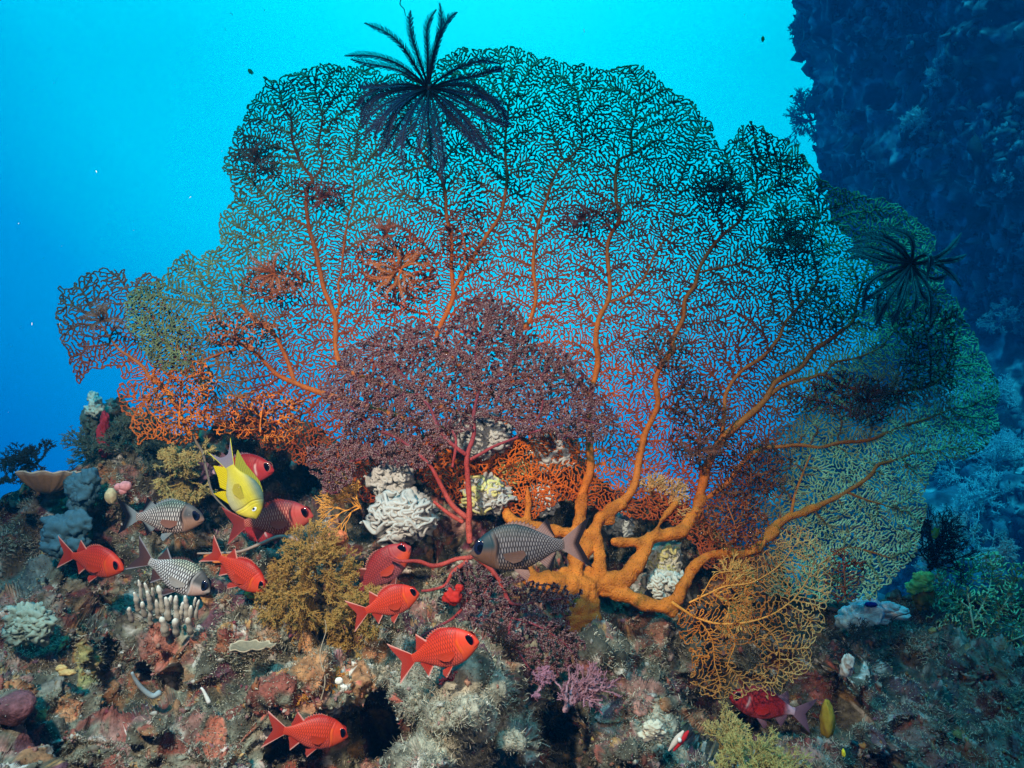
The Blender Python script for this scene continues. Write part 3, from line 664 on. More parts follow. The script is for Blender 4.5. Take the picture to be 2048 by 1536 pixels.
# =================================================================== PURPLE GORGONIANS
PG_OUT = [(640,790),(648,765),(665,730),(700,690),(745,668),(800,652),(850,648),(885,660),(895,630),(940,598),(990,583),(1035,615),(1048,655),(1060,690),(1110,685),(1150,715),(1178,755),(1200,800),(1238,838),(1232,868),(1200,885),(1160,885),(1100,872),(1050,868),(1015,850),(960,835),(905,880),(880,920),(835,942),(770,932),(722,925),(705,955),(690,992),(650,992),(625,950),(610,900),(680,880),(690,850),(652,825)]
PG_M = [[(940,1085,9),(938,1040,9),(938,1000,8),(936,950,7.5),(935,905,7),(948,870,6),(948,820,5),(960,760,4),(950,700,3.2),(975,640,2.6)],
        [(932,908,6),(900,885,5.5),(880,862,5),(862,820,4),(830,780,3.4),(790,730,2.6)],
        [(932,1035,8),(905,1010,7),(885,975,6.5),(872,950,5.5),(850,920,4.5),(800,880,4),(740,850,3.4),(690,800,2.6)],
        [(925,1045,6),(890,1022,5.5),(868,1003,4.5)],
        [(940,920,5),(985,895,4),(1040,872,3.6),(1100,855,3.4),(1160,840,2.8),(1200,850,2)],
        [(1060,866,3),(1085,810,2.8),(1080,760,2.4),(1110,715,1.8)],[(955,780,3),(1010,740,2.6),(1030,680,2)],
        [(800,880,3),(740,910,3),(690,930,2.8),(660,970,2)],[(840,790,3),(760,790,2.4),(700,750,2)],[(905,935,4),(912,880,4),(893,850,3)]]
def pgY(u, v):
    u = np.asarray(u, float); v = np.asarray(v, float)
    return 1.94 + 0.00018 * (v - 850) * -1 + 0.03 * vnoise(np.stack([u / 90.0, v / 90.0, 0 * u], -1), 14) - 0.02
PPOL = dict(n=10, len=3.9, r=0.95, col=[(0.22, 0.12, 0.11), (0.30, 0.19, 0.18), (0.15, 0.07, 0.07)])
def pgcol(u, v, w, l): return np.tile([0.10, 0.014, 0.026], (len(u), 1)) * (0.8 + 0.3 * vnoise(np.stack([u / 20.0, v / 20.0, 0 * u], -1), 3))[..., None]
def pgb(u, v): return smoothcol([(0, (0.44, 0.075, 0.05)), (0.4, (0.34, 0.04, 0.03)), (0.7, (0.18, 0.03, 0.04)), (1.3, (0.10, 0.015, 0.03))])(np.hypot(u - 938, v - 1060) / 300)
pg = empty('gorgonian', P(940, 1085, 1.92)); tag(pg, 'dusky purple gorgonian with red stems, spread upward in front of the giant fan', 'gorgonian')
fan(pg, grow(PG_OUT, PG_M, 7.2, 3.6, 4.4, 22, (938, 1040), 0.4, 21, dens=1.3, wig=.35, coarse=40), PG_M, pgY, 2.2, 0.12, 3.2, pgcol, pgb, jit=0.02, seed=22, polyps=PPOL, thick=.72)
PL_OUT = [(930,1130),(985,1128),(1040,1150),(1080,1168),(1130,1172),(1165,1178),(1160,1200),(1142,1225),(1150,1262),(1180,1285),(1188,1320),(1150,1345),(1110,1350),(1060,1375),(1040,1350),(1015,1320),(990,1285),(950,1262),(925,1235),(905,1200),(915,1160)]
PL_M = [[(945,1110,8),(985,1140,6.5),(1005,1175,6),(1020,1205,5),(1045,1210,3.6)],[(985,1142,5),(975,1170,4.5),(968,1190,3)],[(1045,1210,3),(1090,1200,2.6),(1140,1195,2)],
        [(1010,1190,3),(1022,1235,4),(1018,1265,3.6),(1035,1300,3),(1060,1340,2)],[(1022,1235,3),(1070,1250,3),(1120,1280,2.4),(1150,1310,2)],
        [(945,1115,7),(915,1118,6.5),(870,1132,6),(835,1122,5.5),(800,1122,4.5),(775,1112,3)],[(935,1122,6),(905,1145,5.5),(890,1170,4.5),(862,1180,4),(842,1182,3)],[(945,1180,4),(922,1218,4.5),(900,1240,4),(860,1262,3.4),(830,1280,2)]]
pl = empty('gorgonian', P(945, 1110, 1.88)); tag(pl, 'dusky purple gorgonian with coral-red arms, hanging downward below the dark striped fish', 'gorgonian')
def plY(u, v):
    u = np.asarray(u, float); v = np.asarray(v, float)
    return 1.86 - 0.0004 * (v - 1110) - 0.05 * sstep(900, 800, u)
fan(pl, grow(PL_OUT, PL_M, 7.6, 3.8, 5.0, 22, (950, 1110), 0.4, 25, dens=1.3, wig=.35, coarse=36), PL_M, plY, 1.9, 0.12, 3.0, pgcol, pgb, jit=0.03, seed=26, polyps=PPOL, thick=.72)

# =================================================================== FEATHER STARS
def feather(name, centre, arms, Y, pin, col, label, cat='feather star', group=None, r0=2.6, sp=2.0, pr=0.62, bow=0.10, seed=0, pf=0.9, pc=None, parts=True, body=9):
    rng = np.random.default_rng(seed); root = empty(name, P(centre[0], centre[1], Y)); tag(root, label, cat, group); o0 = np.array(root.location)
    pc = pc or col
    mb = MB(); mb.ball(P(*centre, Y), sz(body, Y), col, 14, 10, 0.25, 2.5, seed)
    for k in range(14):
        a = rng.uniform(0, 6.28); e = P(centre[0] + math.cos(a) * body * 1.5, centre[1] + math.sin(a) * body * 1.5, Y - rng.uniform(-.02, .03))
        mb.segs([P(*centre, Y)], [e], sz(1.6, Y), sz(0.8, Y), col, col, 5)
    cen = mb.build('disc', M_BLACK, root, origin=o0)
    allm = MB()
    for ai, (mx_, my_, tx, ty) in enumerate(arms):
        c = np.array(centre, float); t = np.linspace(0, 1, 60)[:, None]
        m = np.array([mx_, my_]); e = np.array([tx, ty]); q = (1 - t) ** 2 * c + 2 * (1 - t) * t * m + t * t * e
        L = np.linalg.norm(np.diff(q, axis=0), axis=1).sum(); n = int(L / sp)
        tt_ = np.linspace(0, 1, n)[:, None]; q = (1 - tt_) ** 2 * c + 2 * (1 - tt_) * tt_ * m + tt_ * tt_ * e
        wv = np.array([-(e - c)[1], (e - c)[0]]); wv = wv / (np.linalg.norm(wv) + 1e-9); q = q + wv * ((6 * np.sin(tt_ * rng.uniform(3, 7) + rng.uniform(0, 6)) * tt_) + rng.uniform(-30, 30) * tt_ ** 4)
        dep = Y - bow * np.sin(tt_[:, 0] * math.pi * 0.8) * rng.uniform(0.3, 1.0) + rng.uniform(-.02, .03) * tt_[:, 0]
        W3 = P(q[:, 0], q[:, 1], dep)
        rr = r0 * (1 - 0.72 * tt_[:, 0]) * Y / F
        mb = MB() if parts else allm
        mb.tube(W3, rr, col, 6)
        T = np.gradient(W3, axis=0); T /= np.linalg.norm(T, axis=1, keepdims=True)
        Nn_ = np.cross(T, [0, 1, 0]); Nn_ /= np.linalg.norm(Nn_, axis=1, keepdims=True)
        env = np.minimum(1, 6 * (tt_[:, 0] - 0.08)) * np.minimum(1, 5 * (1.04 - tt_[:, 0])); ok = env > 0.05
        for sgn in (-1, 1):
            d = Nn_ * sgn + T * pf + np.array([0, -0.35, 0]) + rng.normal(0, .12, W3.shape); d /= np.linalg.norm(d, axis=1, keepdims=True)
            Lp = pin * env * Y / F * rng.uniform(.85, 1.1, n)
            mid = W3 + d * (Lp * .55)[:, None]; d2 = d + T * 0.5; d2 /= np.linalg.norm(d2, axis=1, keepdims=True)
            end = mid + d2 * (Lp * .5)[:, None]
            mb.segs(W3[ok], mid[ok], sz(pr * 1.3, Y), sz(pr, Y), pc, pc, 3); mb.segs(mid[ok], end[ok], sz(pr, Y), sz(pr * .5, Y), pc, pc, 3)
        if parts: mb.build('arm', M_BLACK, root, origin=o0)
    if not parts: allm.build('arms', M_BLACK, root, origin=o0)
    return root
c0 = (858, 178)
feather('feather_star', c0, [(735,175,722,236),(760,185,733,268),(775,200,760,285),(805,230,770,322),(812,215,812,315),(935,170,1008,222),(955,215,1014,262),(920,225,996,300),(905,245,960,312),(880,260,905,330),(848,250,842,318),(760,150,722,200),(810,95,753,30),(828,90,813,24),(848,90,856,20),(868,100,900,12),(868,60,893,20),(790,110,697,98),(790,130,705,113),(920,110,1000,127),(960,130,1010,170),(980,150,1018,235),(1010,190,1020,245),
  (960,190,1003,275),(930,230,985,322),(910,250,972,300),(740,160,715,222),(750,170,727,252),(770,190,742,292),(790,200,755,312),(800,220,785,338),(830,250,800,300),(862,260,884,368),(850,260,870,340),(900,230,945,290),(760,200,770,290),(940,150,985,205)],
  1.86, 11, (0.004, 0.006, 0.014), 'large black feather star spread open on top of the giant sea fan', seed=1, pc=(0.012, 0.034, 0.11))
feather('feather_star', (1822, 528), [(1870,520,1930,488),(1880,525,1932,515),(1870,525,1925,547),(1860,560,1888,566),(1780,500,1700,482),(1770,510,1697,500),(1770,520,1696,517),(1790,480,1712,470),(1800,470,1735,455),(1840,470,1770,450),(1870,480,1850,560),
  (1740,545,1713,600),(1730,580,1744,642),(1780,590,1760,655),(1770,580,1742,610),(1800,600,1786,652),(1815,590,1800,640),(1830,600,1826,622),(1845,590,1848,612),(1870,590,1872,640),(1790,570,1757,625),(1800,560,1778,640)],
  2.02, 9, (0.004, 0.008, 0.014), 'black feather star with curled bare arms on the right edge of the giant sea fan', seed=2, sp=2.0, pr=1.1, pf=1.0, pc=(0.05, 0.20, 0.20), r0=3.8)
def wild(c, R, n, sd, a0=0, a1=6.283):
    r = np.random.default_rng(sd); out = []
    for k in range(n):
        a = r.uniform(a0, a1); b = a + r.uniform(-.9, .9); L = R * r.uniform(.6, 1.1)
        out.append((c[0] + math.cos(a) * L * .55, c[1] + math.sin(a) * L * .5, c[0] + math.cos(b) * L, c[1] + math.sin(b) * L * .8))
    return out
for k, (cx, cy, R, n, colr, lb) in enumerate([(548,548,62,22,(0.36,0.10,0.03),'rusty feather star curled on the left shoulder of the giant sea fan'),
   (648,392,34,14,(0.22,0.05,0.03),'dark red feather star clinging beside the upper left branch of the giant fan'),(772,470,40,16,(0.30,0.09,0.04),'rusty feather star with long stalk of arms under the large black feather star'),
   (1443,378,44,18,(0.10,0.035,0.02),'brown feather star sitting in the notch at the upper right of the giant fan'),(1578,470,46,20,(0.05,0.06,0.03),'dark green-brown feather star on the upper right part of the giant fan'),
   (515,318,40,16,(0.16,0.09,0.05),'brownish feather star near the upper left rim of the giant fan'),(205,640,48,16,(0.22,0.13,0.07),'tan feather star folded on the small left sea fan'),
   (1735,800,52,20,(0.10,0.03,0.02),'dark red feather star wrapped on the right-hand branch of the giant fan'),(1165,435,30,12,(0.16,0.04,0.03),'small maroon feather star near the middle top of the giant fan'),
   (800,540,70,24,(0.46,0.14,0.03),'orange-brown tangle of feather star arms above the purple gorgonian'),(1398,900,44,16,(0.16,0.06,0.03),'brown feather star between the two lower right trunks of the giant fan')]):
    Yk = float(fanY(cx, cy)) - 0.05
    feather('feather_star', (cx, cy), wild((cx, cy), R, n, k + 40), Yk, 7, colr, lb, group='small feather stars clinging to the sea fans', r0=1.6, sp=3.2, pr=0.7, bow=0.05, seed=k + 5, parts=False, body=5)

# =================================================================== FISH
def interp(xs, ys, t): return np.interp(t, xs, ys)
KINDS = {
 'soldier': dict(xe=-0.27, s=[0, .03, .08, .15, .25, .37, .5, .63, .76, .87, .95, 1], top=[.004, .045, .082, .120, .158, .182, .180, .150, .103, .062, .043, .040], bot=[-.02, -.045, -.070, -.100, -.135, -.155, -.157, -.135, -.090, -.052, -.038, -.036],
      w=[.012, .032, .048, .060, .072, .078, .074, .060, .040, .022, .012, .008]),
 'damsel': dict(xe=-0.20, s=[0, .04, .10, .2, .32, .45, .58, .72, .85, .94, 1], top=[.005, .055, .100, .150, .182, .190, .175, .130, .075, .052, .048], bot=[-.02, -.055, -.10, -.155, -.190, -.200, -.180, -.130, -.075, -.05, -.046],
      w=[.012, .030, .048, .062, .068, .066, .056, .040, .024, .014, .01])}
def fin_sheet(roots, tips, col_root, col_tip, edge=None, n=22, m=10, th=0.0025, ray=0.42, notch=0.0, edgew=0.15, lead=None):
    """curved fin spanned by rays from roots[k] to tips[k] (polylines in the x-z plane, y = offset)"""
    def rs(p, n):
        p = np.asarray(p, float); t = np.linspace(0, 1, n); s = np.linspace(0, 1, len(p)); return np.stack([np.interp(t, s, p[:, k]) for k in range(3)], -1)
    A, B = rs(roots, n), rs(tips, n); t = np.linspace(0, 1, m)
    saw = (np.arange(n) % 2) * notch
    B = A + (B - A) * (1 - saw)[:, None]
    Pm = A[:, None] * (1 - t)[None, :, None] + B[:, None] * t[None, :, None]
    off = th * (1 - 0.8 * t)[None, :] * (1 + 0.6 * ((np.arange(n) % 2)[:, None]))
    C = mix(col_root, col_tip, np.repeat(t[None], n, 0)) * (1 - ray * ((np.arange(n) % 2))[:, None, None])
    if edge is not None:
        C = mix(C, edge, sstep(1 - edgew * 1.6, 1 - edgew * 0.8, t)[None, :] + np.zeros((n, 1)))
    if lead is not None:
        q = (np.arange(n) / (n - 1)); C = mix(C, lead, np.repeat(sstep(0.14, 0.02, q)[:, None], m, 1))
    i = np.arange(n - 1)[:, None] * m; k = np.arange(m - 1)[None]
    f = np.stack([i + k, i + k + 1, i + m + k + 1, i + m + k], -1).reshape(-1, 4)
    V1 = Pm.copy(); V1[..., 1] += off; V2 = Pm.copy(); V2[..., 1] -= off
    mb = MB(); mb.add(V1.reshape(-1, 3), f, C.reshape(-1, 3)); mb.add(V2.reshape(-1, 3), f[:, ::-1], C.reshape(-1, 3)); return mb
def make_fish(kind, look):
    K = KINDS[kind]; xe = K['xe']; nx, na = (230, 150) if look.get('scales') else (200, 130)
    s = np.linspace(0, 1, nx) ** 1.0; a = np.linspace(0, 2 * math.pi, na, endpoint=False)
    def sm(v):
        q = np.interp(s, K['s'], v); kk = max(3, nx // 30); pad = np.concatenate([np.full(kk, q[0]), q, np.full(kk, q[-1])])
        ker = np.hanning(2 * kk + 1); ker /= ker.sum(); r = np.convolve(pad, ker, 'same')[kk:-kk]; r[:3] = q[:3]; return r
    top, bot, w = sm(K['top']), sm(K['bot']), sm(K['w'])
    x = 0.5 - (0.5 - xe) * s
    zc = (top + bot) / 2; hz = (top - bot) / 2
    Sa, Ca = np.sin(a)[None], np.cos(a)[None]
    Z = zc[:, None] + hz[:, None] * Sa
    Yy = w[:, None] * np.sign(Ca) * np.abs(Ca) ** 0.85
    X = np.repeat(x[:, None], na, 1)
    hb = Z / 0.18                                             # height on the flank, -1 .. 1
    S_ = np.repeat(s[:, None], na, 1)
    gill = 0.285 - 0.035 * hb ** 2 + .012 * np.sin(hb * 5)                             # rear edge of the gill cover
    g = np.exp(-((S_ - gill) / 0.010) ** 2)
    g2 = np.exp(-((S_ - gill + 0.055) / 0.007) ** 2)
    Yy = Yy * (1 - 0.10 * g - 0.05 * g2)
    body = np.asarray(look['body'], float); C = mix(look.get('belly', body), body, sstep(-1, 0.2, hb)); C = mix(C, look.get('back', body), sstep(0.35, 0.95, hb))
    rows, cols = look.get('rows', 13), look.get('cols', 30)
    ang = np.arcsin(np.clip((Z - zc[:, None]) / (hz[:, None] + 1e-6), -1, 1)) / math.pi + 0.5
    b = ang * rows + 0.15 * np.sin(S_ * 3); ri = np.floor(b); aa = S_ * cols + 0.5 * (ri % 2) - 0.8 * (ang - .5) ** 2
    fa, fb = aa - np.floor(aa), b - ri
    if look.get('scales'):
        br = np.exp(-(np.abs(fa - .5) / look.get('sw', .27)) ** 4 - (np.abs(fb - .5) / .45) ** 4)
        hs = _h(ri.astype(int), np.floor(aa).astype(int), ri.astype(int) * 0, 5); br = br * (.75 + .3 * hs)
        m = sstep(gill + .0, gill + .03, S_) * sstep(1.02, .97, S_)
        hi = mix(look['hi'], look.get('hiback', look['hi']), sstep(0.3, 0.9, hb)); hi = mix(hi, look.get('hibelly', look['hi']), sstep(-0.2, -0.8, hb))
        gap = mix(look['gap'], look.get('gapback', look['gap']), sstep(0.3, 0.9, hb))
        C = mix(C, gap * (1 - br[..., None]) + hi * br[..., None], m)
        rel = 0.0022 * (1 - br) * m; Yy = Yy - np.sign(Ca) * rel
    else:
        dk = sstep(.42, .10, np.minimum(fa, 1 - fa) + 0.35 * np.minimum(fb, 1 - fb)) * sstep(gill, gill + .04, S_)
        C = C * (1 - look.get('scdark', .25) * dk[..., None])
    C = C * (1 - 0.35 * g[..., None]) * (1 - 0.10 * g2[..., None])
    if look.get('bar') is not None:
        C = mix(C, look['bar'], np.exp(-((S_ - gill - .008) / .016) ** 2) * sstep(-.35, .0, hb) * sstep(.75, .45, hb))
    if look.get('cheek') is not None:
        C = mix(C, look['cheek'], sstep(gill, gill - .03, S_) * sstep(0.25, -0.15, hb) * sstep(.03, .08, S_))
    if look.get('head') is not None:
        C = mix(C, look['head'], sstep(gill, gill - .05, S_) * sstep(-.05, 0.3, hb))
    if look.get('opk') is not None:
        C = mix(C, look['opk'], np.exp(-((S_ - gill + .018) / .018) ** 2) * sstep(-.4, -.1, hb) * sstep(.5, .3, hb) * .8)
    if look.get('tailbase') is not None: C = mix(C, look['tailbase'], sstep(.80, .95, S_))
    if look.get('patches'): # darker/yellow mottle for the damsel
        C = mix(C, look['patches'], sstep(.1, .5, hb) * sstep(.05, .3, S_) * 0.8)
    # mouth
    ml = np.exp(-((Z + 0.022 + 0.25 * (S_)) / 0.006) ** 2) * sstep(.085, .06, S_)
    C = C * (1 - look.get('mouth', .6) * ml[..., None]); Yy = Yy * (1 - .12 * ml)
    V = np.stack([X, Yy, Z], -1).reshape(-1, 3)
    i = np.arange(nx - 1)[:, None] * na; k = np.arange(na)[None]; k2 = (k + 1) % na
    f = np.stack([i + k, i + na + k, i + na + k2, i + k2], -1).reshape(-1, 4)
    n0 = len(V); V = np.concatenate([V, [[0.505, 0, zc[0]], [xe - .004, 0, zc[-1]]]]); Cc = np.concatenate([C.reshape(-1, 3), [C[0, 0], C[-1, 0]]])
    kk = np.arange(na); kk2 = (kk + 1) % na
    fc = [f, np.stack([kk, kk2, np.full(na, n0)], -1), np.stack([kk2 + (nx - 1) * na, kk + (nx - 1) * na, np.full(na, n0 + 1)], -1)]
    root = empty('fish')
    MB().add(V, fc, Cc).build('body', M_FISH, root)
    def Tz(xx): return float(np.interp(-(xx - .5) / (.5 - xe), s, top))
    def Bz(xx): return float(np.interp(-(xx - .5) / (.5 - xe), s, bot))
    fr, ft, fe = look['fin'], look['fintip'], look.get('finedge'); ld = look.get('lead'); ew = look.get('edgew', .2)
    t0 = .036
    if kind == 'soldier':
        hpt = look.get('tailspan', .19)
        up = fin_sheet([(xe + .02, 0, t0), (xe + .01, 0, .0)], [(-.5, 0, hpt), (-.46, 0, hpt * .55), (-.41, 0, .03), (-.395, 0, 0.0)], fr, ft, fe, n=24, lead=ld, edgew=ew)
        dn = fin_sheet([(xe + .02, 0, -t0), (xe + .01, 0, .0)], [(-.49, 0, -hpt), (-.45, 0, -hpt * .55), (-.41, 0, -.03), (-.395, 0, 0.0)], fr, ft, fe, n=24, lead=ld, edgew=ew)
        up.add(np.concatenate(dn.V), [ff for ff in dn.Fs], np.concatenate(dn.C)); up.build('tail_fin', M_FIN, root)
        xs = [.22, .15, .08, .01, -.04]
        sp = fin_sheet([(q_, 0, Tz(q_) - .01) for q_ in xs], [(q_ - .03, 0, Tz(q_) + hh) for q_, hh in zip(xs, [.012, .028, .030, .024, .010])], fr, ft, look.get('spiny'), n=19, m=5, notch=.45)
        sp.build('spiny_dorsal_fin', M_FIN, root)
        xs = [-.045, -.09, -.14, -.18]
        fin_sheet([(q_, 0, Tz(q_) - .01) for q_ in xs], [(-.15, 0, Tz(-.05) + .085), (-.165, 0, Tz(-.09) + .06), (-.18, 0, Tz(-.14) + .035), (-.20, 0, Tz(-.18) + .012)], fr, ft, fe, n=18, lead=ld, edgew=ew).build('dorsal_fin', M_FIN, root)
        fin_sheet([(q_, 0, Bz(q_) + .01) for q_ in xs], [(-.15, 0, Bz(-.05) - .085), (-.165, 0, Bz(-.09) - .06), (-.18, 0, Bz(-.14) - .035), (-.20, 0, Bz(-.18) - .012)], fr, ft, fe, n=18, lead=ld, edgew=ew).build('anal_fin', M_FIN, root)
        for sg in (-1, 1):
            fin_sheet([(.16, sg * .03, Bz(.16) + .015), (.12, sg * .03, Bz(.12) + .015)], [(.06, sg * .05, Bz(.1) - .075), (.03, sg * .05, Bz(.1) - .035), (.04, sg * .04, Bz(.05) - .01)], fr, ft, None, n=12, lead=ld).build('pelvic_fin', M_FIN, root)
            fin_sheet([(.235, sg * .074, -.015), (.225, sg * .074, -.055)], [(.07, sg * .098, .005), (.045, sg * .098, -.03), (.10, sg * .095, -.075), (.16, sg * .09, -.085)], look.get('pec', fr), look.get('pectip', ft), None, n=14, th=.001, ray=.15).build('pectoral_fin', M_FIN, root)
        ex, ez, er = .415, .035, .056
    else:
        up = fin_sheet([(xe + .03, 0, .042), (xe + .01, 0, .0)], [(-.5, 0, .15), (-.40, 0, .09), (-.34, 0, .045), (-.33, 0, 0.0)], fr, ft, None, n=24, lead=look['lead'])
        dn = fin_sheet([(xe + .03, 0, -.042), (xe + .01, 0, .0)], [(-.47, 0, -.14), (-.39, 0, -.085), (-.34, 0, -.045), (-.33, 0, 0.0)], fr, ft, None, n=24, lead=look['lead'])
        up.add(np.concatenate(dn.V), [ff for ff in dn.Fs], np.concatenate(dn.C)); up.build('tail_fin', M_FIN, root)
        xs = [.28, .15, .02, -.08, -.14]
        fin_sheet([(q_, 0, Tz(q_) - .015) for q_ in xs], [(.25, 0, Tz(.28) + .010), (.12, 0, Tz(.15) + .026), (.0, 0, Tz(.05) + .034), (-.12, 0, Tz(-.03) + .050), (-.24, 0, Tz(-.08) + .075), (-.34, 0, Tz(-.08) + .075), (-.24, 0, Tz(-.12) + .02), (-.19, 0, Tz(-.14) + .0)], look['dors'], look['dors'], None, n=30, m=6).build('dorsal_fin', M_FIN, root)
        xs = [.05, -.03, -.10, -.15]
        fin_sheet([(q_, 0, Bz(q_) + .015) for q_ in xs], [(-.03, 0, Bz(.05) - .04), (-.16, 0, Bz(-.03) - .05), (-.30, 0, Bz(-.10) - .08), (-.22, 0, Bz(-.15))], look['anal'], look['anal'], None, n=24, m=6).build('anal_fin', M_FIN, root)
        for sg in (-1, 1):
            fin_sheet([(.20, sg * .03, Bz(.2) + .015), (.16, sg * .03, Bz(.16) + .015)], [(.0, sg * .05, Bz(.1) - .09), (.02, sg * .05, Bz(.1) - .03), (.05, sg * .04, Bz(.05))], look['anal'], look['anal'], None, n=12).build('pelvic_fin', M_FIN, root)
            fin_sheet([(.22, sg * .068, .01), (.21, sg * .068, -.04)], [(.04, sg * .10, .04), (.02, sg * .10, -.01), (.07, sg * .09, -.06), (.12, sg * .085, -.07)], look['pec'], look['pec'], None, n=14, th=.001, ray=.08).build('pectoral_fin', M_FIN, root)
        ex, ez, er = .385, .035, .033
    er *= look.get('eyer', 1.0)
    for sg in (-1, 1):
        se = (.5 - ex) / (.5 - xe); ww = float(np.interp(se, s, w)); zcc = float(np.interp(se, s, zc)); hh = float(np.interp(se, s, hz))
        ww *= math.sqrt(max(.05, 1 - ((ez - zcc) / hh) ** 2))
        r = np.linspace(0, 1, 14)[:, None]; ph = np.linspace(0, 2 * math.pi, 32, endpoint=False)[None]
        dome = np.sqrt(np.maximum(0, 1 - (r * .98) ** 2)) * er * .30
        yy = sg * (ww - er * .20 + dome + 0 * ph)
        V = np.stack([ex + er * r * np.cos(ph), yy, ez + er * r * np.sin(ph)], -1)
        Ce = mix(look['iris'], (0.002, 0.002, 0.004), sstep(look.get('pup', .62) + .05, look.get('pup', .62) - .05, r + 0 * ph))
        Ce = mix(Ce, look['rim'], sstep(.84, .93, r + 0 * ph))
        i = np.arange(13)[:, None] * 32; k = np.arange(32)[None]; k2 = (k + 1) % 32
        f = np.stack([i + k, i + k2, i + 32 + k2, i + 32 + k], -1).reshape(-1, 4)
        if sg > 0: f = f[:, ::-1]
        MB().add(V.reshape(-1, 3), f, Ce.reshape(-1, 3)).build('eye', M_EYE, root)
    return root
def copy_tree(o):
    c = o.copy(); COL.objects.link(c)
    for ch in o.children:
        d = ch.copy(); COL.objects.link(d); d.parent = c
    return c
def place(root, nose, tail, Y, label, cat='fish', group=None, yaw=0.0, roll=0.0, squash=1.14):
    a = Vector(P(nose[0], nose[1], Y)); b = Vector(P(tail[0], tail[1], Y)); x = (a - b); L = x.length / math.cos(yaw); x.normalize()
    x = (x * math.cos(yaw) + Vector((0, -1, 0)) * math.sin(yaw)).normalized()
    up = Vector((0, 0, 1)); 
    if abs(x.z) > 0.75: up = Vector((1, 0, 0)) * (1 if x.z < 0 else -1)
    y = up.cross(x).normalized(); z = x.cross(y).normalized()
    R = Matrix((x, y, z)).transposed().to_4x4()
    root.matrix_world = Matrix.Translation((a + b) / 2) @ R @ Matrix.Rotation(roll, 4, 'X') @ Matrix.Diagonal((L, L, L * squash, 1))
    tag(root, label, cat, group); return root
RED = dict(body=(0.56, 0.042, 0.014), belly=(0.58, 0.10, 0.07), back=(0.42, 0.02, 0.01), scdark=.75, fin=(0.55, 0.03, 0.012), fintip=(0.50, 0.06, 0.04), lead=(0.80, 0.42, 0.36), iris=(0.02, 0.004, 0.01), rim=(0.55, 0.03, 0.03), pup=.7,
           cheek=(0.55, 0.06, 0.02), opk=(0.60, 0.09, 0.008), spiny=(0.85, 0.35, 0.3), rows=13, cols=28, pec=(0.58, 0.045, 0.012), pectip=(0.5, 0.05, 0.02))
r0 = make_fish('soldier', RED); g = 'small plain red soldierfish hovering along the reef'
place(r0, (257,1133), (102,1108), 1.78, 'bright orange-red fish facing right, farthest left and nearest the grey striped fish', 'fish', g, roll=.08, yaw=.22)
def cp(*a, **k): return place(copy_tree(r0), *a, **k)
cp((534,1178), (408,1098), 1.80, 'orange-red fish heading down right beside the silver fish', 'fish', g, yaw=.12)
cp((836,1190), (702,1228), 1.60, 'deep red fish facing right with its tail over the brown bushy hydroid', 'fish', g, yaw=-.2, squash=1.25)
cp((958,1275), (783,1335), 1.36, 'largest plain red fish, swimming above the fuzzy pale mound', 'fish', g, yaw=.18, squash=1.2)
cp((691,1482), (535,1448), 1.44, 'salmon-red fish at the bottom of the frame over the dark hollow', 'fish', g, yaw=-.25, roll=-.1)
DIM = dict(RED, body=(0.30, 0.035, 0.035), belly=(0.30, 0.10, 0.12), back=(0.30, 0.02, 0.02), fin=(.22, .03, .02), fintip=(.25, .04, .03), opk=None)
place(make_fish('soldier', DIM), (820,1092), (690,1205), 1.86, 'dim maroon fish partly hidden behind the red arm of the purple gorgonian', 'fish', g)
SCR = dict(body=(0.42, 0.05, 0.04), belly=(0.45, 0.10, 0.07), back=(0.20, 0.015, 0.02), scales=True, hi=(0.66, 0.26, 0.17), hiback=(0.28, 0.04, 0.04), gap=(0.24, 0.025, 0.02), gapback=(.10, .008, .01), rows=12, cols=26, sw=.2, bar=(0.03, 0.004, 0.008),
           fin=(0.38, 0.05, 0.04), fintip=(0.30, 0.03, 0.03), lead=(0.5, 0.10, 0.09), iris=(0.03, 0.004, 0.008), rim=(0.25, 0.02, 0.02), pec=(0.5, 0.09, 0.05), pectip=(.45, .08, .05), cheek=(0.42, .07, .05))
place(make_fish('soldier', SCR), (626,1030), (448,1052), 1.95, 'dark red fish with pale scale rows, under the yellow fish', 'fish', roll=.02)
SLV = dict(body=(0.22, 0.13, 0.10), belly=(0.45, 0.28, 0.22), back=(0.015, 0.03, 0.03), scales=True, hi=(0.66, 0.62, 0.58), hiback=(0.20, 0.28, 0.22), hibelly=(0.6, 0.46, 0.40), gap=(0.035, 0.02, 0.02), gapback=(.008, .012, .012), rows=11, cols=27, sw=.27,
           bar=(0.004, 0.004, 0.006), cheek=(0.28, 0.16, 0.11), head=(0.07, 0.07, 0.07), fin=(0.34, 0.40, 0.42), fintip=(0.26, 0.34, 0.38), finedge=(0.004, 0.004, 0.01), edgew=.42, iris=(0.006, 0.010, 0.03), rim=(0.02, 0.015, 0.02), pup=.5,
           pec=(0.30, 0.12, 0.08), pectip=(.30, .14, .10), tailspan=.19, spiny=(.01, .01, .012), eyer=1.0)
place(make_fish('soldier', SLV), (408,1038), (233,1032), 1.88, 'grey striped fish with black-tipped fins, facing right above the silver fish', 'fish', 'scaled soldierfish with pale scale rows', roll=.04)
SL2 = dict(SLV, hi=(0.78, 0.80, 0.80), hibelly=(0.8, 0.8, 0.85), body=(.45, .42, .40), belly=(.6, .6, .62), back=(.05, .06, .05), hiback=(.45, .48, .35), fin=(0.16, 0.06, 0.05), fintip=(0.08, 0.05, 0.06), finedge=None, lead=(.35, .35, .4), cheek=(.5, .35, .3), pec=(.5, .46, .42), pectip=(.4, .38, .36))
